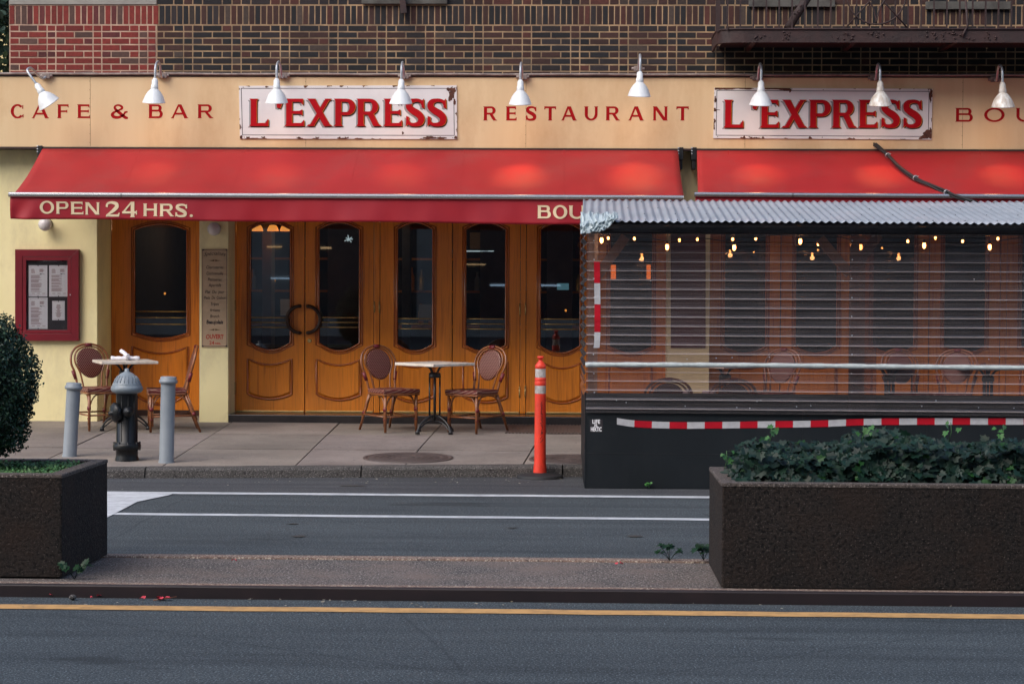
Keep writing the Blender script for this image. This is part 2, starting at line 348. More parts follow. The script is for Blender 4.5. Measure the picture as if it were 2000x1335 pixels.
# ------------------------------------------------------------------ lettering: drawn glyphs with flared serifs, height 1
def glyph(ch, w, T=.2, t=.12, s=.05):
    P = []
    def stem(x, y0=0, y1=1, ww=T, b=True, tp=True):
        h = .07; sb = s if b else 0; st = s if tp else 0
        P.append([(x - sb, y0), (x + ww + sb, y0), (x + ww, y0 + h), (x + ww, y1 - h), (x + ww + st, y1), (x - st, y1), (x, y1 - h), (x, y0 + h)])
    def hb(x0, x1, y, up=0, dn=0, tt=t):     # bar with a wedge at its right end
        P.append([(x0, y), (x1 - .10, y), (x1 - .02, y - dn), (x1, y - dn), (x1, y + tt + up), (x1 - .02, y + tt + up), (x1 - .10, y + tt), (x0, y + tt)])
    def st(pts, ws, n=6):
        q = cr([(a, b) for a, b in pts], n); k = len(q); m = len(ws)
        L = []
        for i, p in enumerate(q):
            a = q[max(0, i - 1)]; b = q[min(k - 1, i + 1)]; d = (b - a).normalized(); nx = Vector((-d.y, d.x))
            f = i / (k - 1) * (m - 1); j = min(int(f), m - 2); hw = (ws[j] + (ws[j + 1] - ws[j]) * (f - j)) / 2
            L.append((p + nx * hw, p - nx * hw))
        P.append(('strip', L))
    def dg(xb, xt, ww, y0=0, y1=1): P.append([(xb, y0), (xb + ww, y0), (xt + ww, y1), (xt, y1)])
    def foot(xc, y, half, up):
        P.append([(xc - half, y), (xc + half, y), (xc + half - .06, y + up * .06), (xc - half + .06, y + up * .06)] if up > 0 else
                 [(xc - half, y), (xc - half + .06, y - .06), (xc + half - .06, y - .06), (xc + half, y)])
    def bowl(x0, x1, y0, y1, ws=None):
        r = (y1 - y0) / 2; cy = (y0 + y1) / 2; cx = max(x0, x1 - r * 1.05)
        L = [((x0), y1, y1 - t)]; N = 12
        strip = [(Vector((x0, y1)), Vector((x0, y1 - t)))]
        for i in range(N + 1):
            a = PI / 2 - PI * i / N
            strip.append((Vector((cx + (x1 - cx) * cos(a), cy + r * sin(a))), Vector((cx + (x1 - cx - T) * cos(a), cy + (r - t) * sin(a)))))
        strip.append((Vector((x0, y0)), Vector((x0, y0 + t))))
        P.append(('strip', strip))
    def ring(cx, cy, rx, ry, a0, a1, N=28):
        P.append(('strip', [(Vector((cx + rx * cos(a), cy + ry * sin(a))), Vector((cx + (rx - T) * cos(a), cy + (ry - t) * sin(a)))) for a in [a0 + (a1 - a0) * i / N for i in range(N + 1)]]))
    if ch == 'E':
        stem(0); hb(T, w, 0, up=.10); hb(T, w * .9, .45, up=.05, dn=.05, tt=t * .9); hb(T, w * .94, 1 - t, dn=.10)
    elif ch == 'F': stem(0); hb(T, w * .88, .44, up=.05, dn=.05, tt=t * .9); hb(T, w, 1 - t, dn=.10)
    elif ch == 'L': stem(0); hb(T, w, 0, up=.14)
    elif ch == 'T': stem(w / 2 - T / 2, tp=False); P.append([(0, 1 - t - .09), (.03, 1 - t - .09), (.10, 1 - t), (w - .10, 1 - t), (w - .03, 1 - t - .09), (w, 1 - t - .09), (w, 1), (0, 1)])
    elif ch == 'H': stem(0); stem(w - T); P.append([(T, .45), (w - T, .45), (w - T, .45 + t), (T, .45 + t)])
    elif ch == 'N': stem(0, ww=T * .8); stem(w - T * .8, ww=T * .8); dg(w - T * 1.25, -.02, T * 1.2)
    elif ch == 'A':
        dg(.0, w / 2 - T * .55, T * .65); dg(w - T * 1.15, w / 2 - T * .55, T * 1.1); P.append([(w * .22, .26), (w * .78, .26), (w * .72, .26 + t), (w * .28, .26 + t)])
        foot(.06, 0, .12, 1); foot(w - .1, 0, .15, 1)
    elif ch == 'X':
        dg(w - T * 1.15, 0, T * 1.15); dg(.04, w - T * .9, T * .75); foot(.09, 0, .14, 1); foot(w - .1, 0, .15, 1); foot(.12, 1, .16, -1); foot(w - .1, 1, .13, -1)
    elif ch == 'P': stem(0); bowl(T, w, .40, 1)
    elif ch == 'B': stem(0); bowl(T, w * .92, .48, 1); bowl(T, w, 0, .48 + t)
    elif ch == 'R': stem(0); bowl(T, w * .92, .42, 1); dg(w - T * 1.1, w * .42, T * 1.05, 0, .46); foot(w - .09, 0, .14, 1)
    elif ch == 'U':
        N = 14; ty = .42; stem(0, ty, 1, b=False); stem(w - T * .85, ty, 1, ww=T * .85, b=False)
        P.append(('strip', [(Vector((w / 2 + w / 2 * cos(a), ty + ty * sin(a))), Vector((w / 2 + (w / 2 - T * .95) * cos(a), ty + (ty - t) * sin(a)))) for a in [PI + PI * i / N for i in range(N + 1)]]))
    elif ch == 'O': ring(w / 2, .5, w / 2, .52, 0, 2 * PI, 36)
    elif ch == 'C': ring(w / 2 + .03, .5, w / 2 + .03, .52, .75, 2 * PI - .72); P.append([(w - .10, .70), (w - .02, .66), (w - .02, .97), (w - .08, .93)]); P.append([(w - .10, .22), (w - .06, .06), (w, .04), (w, .30)])
    elif ch == 'S':
        st([(w * .92, .74), (w * .80, .90), (w * .52, .945), (w * .22, .88), (w * .16, .70), (w * .36, .57), (w * .64, .45), (w * .82, .29), (w * .74, .11), (w * .44, .055), (w * .18, .10), (w * .06, .27)],
           [t * .8, t, t * 1.1, T, T * 1.05, T * 1.15, T * 1.15, T, t * 1.2, t, t * .8])
        P.append([(w * .84, .68), (w * .98, .64), (w * .96, 1.0), (w * .86, .93)]); P.append([(w * .0, .0), (w * .10, .07), (w * .16, .33), (w * .01, .37)])
    elif ch == "'": P.append([(0, .55), (w * .55, .50), (w, .98), (-.02, .98)])
    elif ch == '&':
        st([(w * .98, .46), (w * .84, .42), (w * .72, .22), (w * .48, .07), (w * .22, .08), (w * .10, .24), (w * .2, .42), (w * .44, .56), (w * .66, .72), (w * .6, .88), (w * .40, .94), (w * .24, .82), (w * .30, .62), (w * .56, .34), (w * .84, .06), (w, .03)],
           [t * .8, t, t, T * .9, T, T, t, t, T * .8, t, t, T * .8, T, T, t])
        foot(w * .88, .50, .13, -1)
    elif ch == '2':
        st([(w * .08, .70), (w * .14, .88), (w * .42, .95), (w * .74, .86), (w * .78, .66), (w * .56, .42), (w * .28, .22), (w * .10, .08)], [t * .9, t, t * 1.2, T, T * 1.1, T, t, t])
        P.append([(0, 0), (w * .94, 0), (w, .26), (w * .93, .26), (w * .84, .15), (w * .05, .15)]); P.append([(0, .66), (w * .14, .62), (w * .16, .78), (w * .02, .86)])
    elif ch == '4':
        stem(w * .58, 0, 1.0, tp=False); P.append([(0, .24), (w, .24), (w, .24 + t), (0, .24 + t)]); dg(0, w * .58, t, .24 + t * .5, 1.0); P.append([(w * .93, .16), (w, .16), (w, .46), (w * .93, .40)])
    elif ch == '.': N = 14; P.append([(w / 2 + w / 2 * cos(2 * PI * i / N), .11 + .11 * sin(2 * PI * i / N)) for i in range(N)])
    return P
def put_glyph(mb, ch, u0, v0, u1, v1, Y, du=0, dv=0, z0=0, slope=0, T=.2, t=.12, s=.05, warp=None):
    """letter whose box on the plane Y spans the image columns u0..u1, rows v0 (top)..v1 (base)"""
    a = at(u0, v1, Y); b = at(u1, v1, Y); c = at(u0, v0, Y); hgt = c.z - a.z; w = (b.x - a.x) / hgt
    k = 0
    def W(p, e):
        x = a.x + p[0] * hgt + du; z = a.z + p[1] * hgt + dv + slope * (p[0] * hgt)
        y = Y if warp is None else warp(x, z)
        return (x, y - z0 - e, z)
    for P in glyph(ch, w, T, t, s):
        e = k * .0004; k += 1
        if isinstance(P, tuple):
            L = P[1]; vs = []
            for l, r in L: vs += [W(l, e), W(r, e)]
            mb.add(vs, [(2 * i, 2 * i + 1, 2 * i + 3, 2 * i + 2) for i in range(len(L) - 1)])
        else: mb.add([W(p, e) for p in P], [tuple(range(len(P)))])
def small_text(mb, txt, cx, cy_, h, Y, maxw=None, shear=0, arc=0, bold=0):
    cu = bpy.data.curves.new('txt', 'FONT'); cu.body = txt; cu.size = 1; cu.align_x = 'CENTER'; cu.shear = shear; cu.offset = bold; cu.resolution_u = 3
    ob = bpy.data.objects.new('txt', cu); COL.objects.link(ob)
    dg = bpy.context.evaluated_depsgraph_get(); dg.update(); me = bpy.data.meshes.new_from_object(ob.evaluated_get(dg))
    vs = [v.co.copy() for v in me.vertices]; fs = [tuple(p.vertices) for p in me.polygons]
    bpy.data.objects.remove(ob); bpy.data.curves.remove(cu); bpy.data.meshes.remove(me)
    if not vs: return
    x0 = min(v.x for v in vs); x1 = max(v.x for v in vs); z0 = 0; sx = sy = h / .7
    if maxw: sx = maxw / (x1 - x0)
    mx = (x0 + x1) / 2
    mb.add([(cx + (v.x - mx) * sx, Y, cy_ + v.y * sy + arc * (1 - (2 * (v.x - mx) / (x1 - x0)) ** 2)) for v in vs], fs)
SKY_S, SUN_E, EXPO, LAMP_K, SEL, SAZ, OPH = .15, 1.2, 0.8, 0.28, 42, 222, 26
def Xp(u, Y, v=500): return at(u, v, Y).x
def Zp(v, Y, u=1000): return at(u, v, Y).z
def rbox(mb, u0, v0, u1, v1, Y, d0=0, d1=.02):    # board whose image box lies on plane Y; front Y-d0... thickness to Y+d1
    a = at(u0, v1, Y); b = at(u1, v1, Y); c = at(u1, v0, Y); d = at(u0, v0, Y)
    y0, y1 = Y - d0, Y + d1
    mb.hexa([(a.x, y0, a.z), (b.x, y0, b.z), (b.x, y1, b.z), (a.x, y1, a.z), (d.x, y0, d.z), (c.x, y0, c.z), (c.x, y1, c.z), (d.x, y1, d.z)])

# ------------------------------------------------------------------ ground
struct(MB().add([(-300, -300, -.06), (300, -300, -.06), (300, 300, -.06), (-300, 300, -.06)], [(0, 1, 2, 3)]), 'ground', 'asphalt_old')
def sheet(name, mat, x0, x1, y0, y1, z, **k): return struct(MB().add([(x0, y0, z), (x1, y0, z), (x1, y1, z), (x0, y1, z)], [(0, 1, 2, 3)]), name, mat, **k)
YN0 = 12.61; YM1 = gz(1000, 1087, .064).y
sheet('near_road', 'asphalt', -60, 60, -8, YN0 + .03, 0)
sheet('far_road', 'asphalt', -60, 60, YM1 - .02, 18.75, 0)
kA = gz(215, 934, 0); kB = gz(1130, 931, 0)
def kY(x): return kA.y + (kB.y - kA.y) * (x - kA.x) / (kB.x - kA.x)
struct(MB().add([(-40, 18.75, .001), (40, 18.75, .001), (40, 22, .001), (-40, 22, .001)], [(0, 1, 2, 3)]), 'gutter', 'asphalt_old')
# lane lines
def gline(name, mat, pts_top, w, z=.004):
    mb = MB(); L = [gz(u, v, z) for u, v in pts_top]; vs = []; n = 60
    for i in range(n + 1):
        t = i / n; x = L[0].x + (L[-1].x - L[0].x) * t; y = L[0].y + (L[-1].y - L[0].y) * t + U(-.006, .006)
        vs += [(x, y - w / 2 + U(-.004, .004), z), (x, y + w / 2 + U(-.004, .004), z)]
    mb.add(vs, [(2 * i, 2 * i + 2, 2 * i + 3, 2 * i + 1) for i in range(n)])
    return struct(mb, name, mat)
gline('white_lane_line', 'white_paint', [(-700, 953.5), (2800, 981.5)], .16)
gline('white_lane_line', 'white_paint', [(-700, 993.6), (2800, 1027)], .14)
gline('yellow_edge_line', 'yellow_paint', [(-900, 1174), (2900, 1212)], .16)
P = [gz(u, v, .007) for u, v in [(100, 958), (345, 961), (330, 966), (268, 979), (228, 1000), (211, 1009), (100, 1040)]]
struct(MB().add(P, [tuple(range(len(P) - 1, -1, -1))]), 'painted_gore', 'white_paint')
for u, v, w_, h_ in ((583, 1046, 15, .055), (572, 1022, 14, .03), (1240, 1046, 17, .06), (1000, 1030, 12, .03), (690, 948, 30, .05)):
    c = gz(u, v, .0055); rx = w_ / 2 * c.y / F * 2; mb = MB(); n = 18
    mb.add([c + Vector((rx * cos(2 * PI * i / n) * U(.7, 1.1), h_ * sin(2 * PI * i / n) * U(.6, 1.2), 0)) for i in range(n)], [tuple(range(n))]); struct(mb, 'road_stain', 'gap')
# median
mb = MB(); mb.box((-60, YN0 + .06, 0), (60, YM1 - .14, .053)); struct(mb, 'median', 'median', bevel=0)
mb = MB(); mb.box((-60, YM1 - .125, 0), (60, YM1, .064)); struct(mb, 'median_kerb', 'pink_strip', bevel=.012)
mb = MB(); mb.box((-60, YN0 + .05, 0), (60, YN0 + .16, .0685)); struct(mb, 'median_edging', 'pink_strip')
mb = MB(); mb.box((-60, YN0, -.01), (60, YN0 + .046, .076)); struct(mb, 'steel_kerb', 'steel_kerb', bevel=.01)
# pavement slabs
mb = MB()
js = [(-420, 830, -760, 905), (-20, 830, -290, 905), (217, 838, 92, 896), (444, 830, 340, 895), (648, 840, 572, 913), (854, 837, 790, 909), (1062, 840, 1020, 909), (1290, 840, 1290, 909), (1500, 840, 1540, 909), (1710, 840, 1790, 909), (1920, 840, 2030, 909), (2130, 840, 2280, 909), (2400, 840, 2600, 909)]
XL = []
for a, b, c, d in js:
    p = gs(a, b); q = gs(c, d); XL.append((p, q))
def jx(i, Y):
    p, q = XL[i]; return p.x + (q.x - p.x) * (Y - p.y) / (q.y - p.y)
rows = [None, 21.55, 22.95, 25.2]
for i in range(len(XL) - 1):
    for r in range(3):
        g = .007; tn = U(.84, 1.1); mb.col = (tn, tn * U(.97, 1.0), tn * U(.95, 1.0))
        y0 = rows[r]; y1 = rows[r + 1]; pts = []
        for ii, sgn in ((i, 1), (i + 1, -1)):
            for yy in ((y0, y1) if sgn == 1 else (y1, y0)):
                if yy is None:
                    yv = 20.5
                    for _ in range(4): yv = kY(jx(ii, yv)) + .17
                    yy_ = yv
                else: yy_ = yy + (g if yy == y0 else -g)
                pts.append((jx(ii, yy_) + sgn * g, yy_, swz(yy_)))
        e = U(-.003, .003)
        top = [(x, y, z + e) for x, y, z in pts]; bot = [(x, y, z - .05) for x, y, z in pts]
        o = len(mb.v); mb.add(bot + top, [(4, 7, 6, 5), (0, 1, 5, 4), (1, 2, 6, 5), (2, 3, 7, 6), (3, 0, 4, 7)])
struct(mb, 'pavement', 'pave', bevel=0)
mb = MB().add([(-9, kY(-9) + .13, swz(kY(-9)) - .03), (9, kY(9) + .13, swz(kY(9)) - .03), (9, 26, swz(26) - .02), (-9, 26, swz(26) - .02)], [(0, 1, 2, 3)]); struct(mb, 'pavement_bed', 'gap')
# kerb stones
mb = MB(); ks = [-9] + [gz(u, 934, 0).x for u in (20, 282, 703, 1098)] + [1.6, 3.8, 6, 9]
for a, b in zip(ks, ks[1:]):
    a += .006; b -= .006; n = 10; tp = .008
    prev = None
    prof = [(0, -.02), (.012, .075), (.028, .094), (.05, .101), (.16, .106)]
    vs = []
    for i in range(n + 1):
        x = a + (b - a) * i / n; y0 = kY(x); w = U(-.006, .006)
        for dy, z in prof: vs.append((x, y0 + dy + w * (z > .02), z + (swz(y0) - .1) * (z > 0) + U(-.002, .002)))
    k = len(prof); mb.add(vs, [(i * k + j, (i + 1) * k + j, (i + 1) * k + j + 1, i * k + j + 1) for i in range(n) for j in range(k - 1)])
    for i in (0, n): mb.add(vs[i * k:(i + 1) * k] + [(vs[i * k][0], kY(vs[i * k][0]) + .16, -.02)], [tuple(range(k + 1))])
struct(mb, 'kerb', 'kerb')
# manholes and cellar plate
def manhole(u, v, r, label):
    c = gs(u, v); mb = MB(); sl = math.atan(SWS)
    Mx = Matrix.Translation(c + Vector((0, 0, .002))) @ Matrix.Rotation(sl, 4, 'X')
    mb.lathe([(r, -.01), (r, .006), (r - .03, .008), (r - .035, .002), (r - .05, .002), (r - .055, .008), (r - .10, .008)] + sum([[(r * q, .008), (r * q - .008, .003), (r * q - .018, .003), (r * q - .025, .008)] for q in (.74, .6, .46, .32, .2)], []) + [(.001, .008)], 40, Mx)
    for k in range(16):
        a = k * PI / 8; mb.sm = False
        p = [Mx @ Vector((rr * cos(a + s), rr * sin(a + s), .0095)) for rr, s in ((r * .35, -.03), (r * .68, -.03), (r * .68, .03), (r * .35, .03))]
        mb.add(p, [(0, 1, 2, 3)])
    o = build(mb, 'manhole_cover', 'iron', loc=c); tag(o, label, 'manhole cover', 'manhole covers in the pavement')
manhole(797, 894, .43, 'round rusty manhole cover in the open pavement in front of the two-chair table')
manhole(1115, 897, .40, 'round manhole cover half hidden behind the orange post and the dining shed')
c = gs(1060, 850); cp = MB(); y0, y1 = 23.2, 24.1; xa, xb = gs(985, 850).x, gs(1290, 850).x
for i in range(40):
    x = xa + (xb - xa) * i / 40; cp.box((x, y0, swz(y0) + .002), (x + (xb - xa) / 40 - .012, y1, swz(y1) - .01))
cp = MB()
n = 44
for i in range(n):
    x = xa + (xb - xa) * i / n; x2 = x + (xb - xa) / n * .55
    cp.hexa([(x, y0, swz(y0) - .02), (x2, y0, swz(y0) - .02), (x2, y1, swz(y1) - .02), (x, y1, swz(y1) - .02), (x, y0, swz(y0) + .012), (x2, y0, swz(y0) + .012), (x2, y1, swz(y1) + .012), (x, y1, swz(y1) + .012)])
cp.hexa([(xa, y0, swz(y0) - .02), (xb, y0, swz(y0) - .02), (xb, y1, swz(y1) - .02), (xa, y1, swz(y1) - .02), (xa, y0, swz(y0) + .006), (xb, y0, swz(y0) + .006), (xb, y1, swz(y1) + .006), (xa, y1, swz(y1) + .006)])
tag(build(cp, 'cellar_grate', 'iron', loc=((xa + xb) / 2, y0, swz(y0))), 'ribbed dark metal cellar grate in the pavement by the restaurant step', 'grate')

# ------------------------------------------------------------------ building
YB = 24.2; YF = 23.95; YD = 24.65; YL = 24.9
zf0 = Zp(289.5, YF); zf1 = Zp(151, YF)
bld = thing('restaurant_building', 'dark brick building with a tan sign band over timber restaurant doors', 'building', (0, YB, swz(YB)))
xl, xr = -11.0, 8.0
# brick
mb = MB(); zr = lambda v: Zp(v, YB)
xcl = Xp(18, YB, 80); pitch = 12.8
def bt(zone, x):
    if zone == 0:
        k = U(.75, 1.2); return random.choice([(.20 * k, .024 * k, .018 * k)] * 5 + [(.11 * k, .022 * k, .022 * k), (.10 * k, .05 * k, .04 * k)])
    k = U(.4, .85); return random.choice([(.072 * k, .028 * k, .022 * k)] * 4 + [(.034 * k, .024 * k, .026 * k)] * 3 + [(.018 * k, .016 * k, .02 * k)] * 3 + [(.105 * k, .030 * k, .022 * k), (.09 * k, .06 * k, .048 * k)])
def brick(u0, u1, v0, v1, zone):
    beam_tone = .55 if (u0 > 1398 and v0 > 84) else 1  # darker tone for bricks below the fire escape beam
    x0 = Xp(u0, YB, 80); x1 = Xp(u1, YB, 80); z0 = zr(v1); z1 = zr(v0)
    mb.col = tuple(c * beam_tone for c in bt(zone, x0)); d = U(.003, .006); j = lambda: U(-.0012, .0012)
    y = YB - d; vs = [(x0 + j(), y, z0 + j()), (x1 + j(), y, z0 + j()), (x1 + j(), y, z1 + j()), (x0 + j(), y, z1 + j())]
    b = .0025; o = [(x0, YB, z0), (x1, YB, z0), (x1, YB, z1), (x0, YB, z1)]
    o = [(a[0], YB, a[2]) for a in vs]
    vs = [(vs[0][0] + b, y, vs[0][2] + b), (vs[1][0] - b, y, vs[1][2] + b), (vs[2][0] - b, y, vs[2][2] - b), (vs[3][0] + b, y, vs[3][2] - b)]
    o2 = [(a[0], y + b, a[2]) for a in o]
    mb.add(vs + o2 + o, [(0, 1, 2, 3), (4, 5, 1, 0), (5, 6, 2, 1), (6, 7, 3, 2), (7, 4, 0, 3), (8, 9, 5, 4), (9, 10, 6, 5), (10, 11, 7, 6), (11, 8, 4, 7)])
def course(v0, v1, odd, running=False):
    g = 2.4
    for zone, ua, ub, ph, per in ((0, 18, 305, 92, 89.75), (1, 307.5, 2500, 547.5, 94.5)):
        st_ = []; hd = 17.5 * per / 92; pn = per - hd; k0 = math.floor((ua - ph) / per) - 1
        x = ph + k0 * per
        while x < ub:
            st_.append((x, x + hd)); p = x + hd
            if odd: st_ += [(p, p + pn * .25), (p + pn * .25, p + pn * .75), (p + pn * .75, p + pn)]
            else: st_ += [(p, p + pn / 2), (p + pn / 2, p + pn)]
            x += per
        for a, b in st_:
            a2 = max(a, ua); b2 = min(b, ub)
            if b2 - a2 > 4: brick(a2 + g / 2 * (a2 > ua), b2 - g / 2, v0, v1, zone)
for r in range(-1, 9): course(50.5 + r * pitch + 1 if r >= 0 else 0, 0, 0) if False else None
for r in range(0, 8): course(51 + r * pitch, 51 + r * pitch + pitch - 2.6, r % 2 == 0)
u = 18
while u < 2500:
    w = 11.7; zone = 0 if u < 305 else 1; brick(u + 1, u + w - 1.2, 12, 48, zone); u += w
for r in range(0, 30): course(9 - 10.2 - r * pitch, 9 - r * pitch, r % 2 == 0)
zbt = zr(9 - 30 * pitch + 2)
mb.cur = 1; mb.col = (1, 1, 1)
xs = Xp(306, YB, 80)
mb.add([(xcl, YB - .001, zf1 - .25), (xs, YB - .001, zf1 - .25), (xs, YB - .001, zbt), (xcl, YB - .001, zbt)], [(0, 1, 2, 3)])
mb.cur = 2; mb.add([(xs, YB - .001, zf1 - .25), (xr, YB - .001, zf1 - .25), (xr, YB - .001, zbt), (xs, YB - .001, zbt)], [(0, 1, 2, 3)])
mb.add([(xcl, YB, zf1 - .25), (xcl, YB + 8, zf1 - .25), (xcl, YB + 8, zbt), (xcl, YB, zbt)], [(0, 3, 2, 1)])
build(mb, 'brick_wall', ['brick', 'mortar', 'mortar_d'], bld)
bm_, n_, b_ = nt('upper_brick'); v_ = coords(n_); bt_ = node(n_, 'ShaderNodeTexBrick'); mp_ = node(n_, 'ShaderNodeSeparateXYZ'); cb = node(n_, 'ShaderNodeCombineXYZ')
n_.links.new(v_, mp_.inputs[0]); n_.links.new(mp_.outputs[0], cb.inputs[0]); n_.links.new(mp_.outputs[2], cb.inputs[1]); n_.links.new(cb.outputs[0], bt_.inputs['Vector'])
for k, q in (('Color1', (.09, .035, .028, 1)), ('Color2', (.045, .028, .026, 1)), ('Mortar', (.22, .15, .10, 1)), ('Scale', 1), ('Brick Width', .205), ('Row Height', .0718), ('Mortar Size', .007)): bt_.inputs[k].default_value = q
n_.links.new(bt_.outputs[0], b_.inputs['Base Color']); b_.inputs['Roughness'].default_value = .9; M['upper_brick'] = bm_
build(MB().box((xcl, YB, zbt), (xr, YB + 9, 15)), 'upper_wall', 'upper_brick', bld)
# sills
for nm, u0, u1, v0, v1, mt in (('window_sill', -6, 0, 0, 0, None), ('window_sill', 18, 306, -14, 9.5, 'stone'), ('window_sill', 707, 874, -9, 9, 'stone_d'), ('window_sill', 1462, 1630, 0, 14.5, 'stone_d'), ('window_sill', 1807, 1973, 4, 19, 'stone_d')):
    if mt:
        q = MB(); q.box((Xp(u0, YB, 5), YB - (.015 if u0 < 100 else .05), zr(v1)), (Xp(u1, YB, 5), YB - .0105, zr(v0))); build(q, nm, mt, bld, bevel=.004)
# fascia
q = MB(); q.box((xl, YF, zf0), (xr, YB + .05 if False else YB - .012, zf1)); fas = build(q, 'sign_band', 'fascia', bld, bevel=.004)
q = MB(); q.box((xl, YF - .012, zf0 - .022), (xr, YB - .012, zf0 - .001)); q.box((xl, YF - .012, zf1 + .001), (xr, YB - .012, zf1 + .016)); build(q, 'band_trim', 'dark_trim', fas, bevel=.003)
q = MB(); q.box((xl, YF + .05, zf0 - .16), (xr, YB - .012, zf0 - .023)) if False else q.box((xl, YF + .05, zf0 - .021), (xr, YB - .012, zf0 + .002 - .0035)); build(q, 'soffit', 'dark_trim', bld)
for v0, v1, L in ((204, 231, (('C', 21, 46), ('A', 63, 95), ('F', 113, 134), ('E', 152, 176), ('&', 216, 250), ('B', 291, 318), ('A', 335, 367), ('R', 387, 416))),
                  (208, 235.5, (('R', 945, 970), ('E', 989, 1009), ('S', 1027, 1048), ('T', 1063, 1086), ('A', 1097, 1126), ('U', 1142, 1167), ('R', 1184, 1210), ('A', 1228, 1257), ('N', 1276, 1303), ('T', 1321, 1345))),
                  (211, 238, (('B', 1867, 1900), ('O', 1922, 1962), ('U', 1985, 2016)))):
    for ch, a, b in L: mb = MB(); put_glyph(mb, ch, a, v0, b, v1, YF, z0=.0012, T=.225, t=.135, s=.05); build(mb, 'letter', 'red_letter', fas)

mb = MB()
for u in (176, 1027, 1880, 597, 1455):
    x = Xp(u, YF, 220); mb.box((x, YF - .0012, zf0 + .01), (x + .004, YF + .001, zf1 - .01))
    for k in range(8): z = zf0 + .05 + (zf1 - zf0 - .1) * k / 7; mb.box((x - .006, YF - .002, z - .004), (x - .001, YF + .001, z + .004))
    build(mb, 'panel_seam', M.setdefault('seam', mk('seam', (.34, .21, .11), .7)) if 'seam' not in M else 'seam', fas); mb = MB()
# piers and lower walls
zt = zf0 - .02; zg = swz(YB) - .03
def pier(u0, u1, yb, name='pier'):
    x0 = xl if u0 is None else Xp(u0, YB, 600); x1 = Xp(u1, YB, 600)
    q = MB(); q.box((x0, YB, zg), (x1, yb, zf0 + .01)); build(q, name, 'cream', bld, bevel=.006)
    q = MB(); q.box((x0 - .001, YB + .003, swz(YB) - .05), (x1 + .002, YB + .1, swz(YB) + .01)); 
pier(None, 190, YL + .1, 'side_wall'); pier(389.5, 446, YL + .05); pier(1303, 1386, YD + .1)
q = MB(); q.box((Xp(190, YB, 600), YL + .101, zg), (Xp(190, YB, 600) + .001, YL + .102, zg + .01))
# transoms over doors
q = MB(); ztr = Zp(425, YD)
q.box((Xp(446, YB, 600) + .002, YD + .012, ztr), (xr, YD + .09, zf0 - .1)); build(q, 'transom', 'wood', bld)
q = MB(); q.box((Xp(190, YB, 600) + .002, YL + .012, Zp(425, YL, 300)), (Xp(389.5, YB, 600) - .002, YL + .09, zf0 - .1)); build(q, 'transom', 'wood', bld)
# interior
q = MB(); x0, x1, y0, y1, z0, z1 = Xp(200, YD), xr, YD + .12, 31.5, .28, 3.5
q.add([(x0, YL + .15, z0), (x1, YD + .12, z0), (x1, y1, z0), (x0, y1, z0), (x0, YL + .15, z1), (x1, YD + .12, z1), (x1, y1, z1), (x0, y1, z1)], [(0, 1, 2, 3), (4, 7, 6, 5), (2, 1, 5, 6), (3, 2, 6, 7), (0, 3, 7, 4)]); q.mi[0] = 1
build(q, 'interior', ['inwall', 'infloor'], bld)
q = MB(); q.box((xl, YB + 8.9, 0), (xr, YB + 9, 6)); q.box((xl, YB, zf1 - .3), (xcl, YB + 9, zf1 - .02)); build(q, 'rear_wall', 'cream', bld)

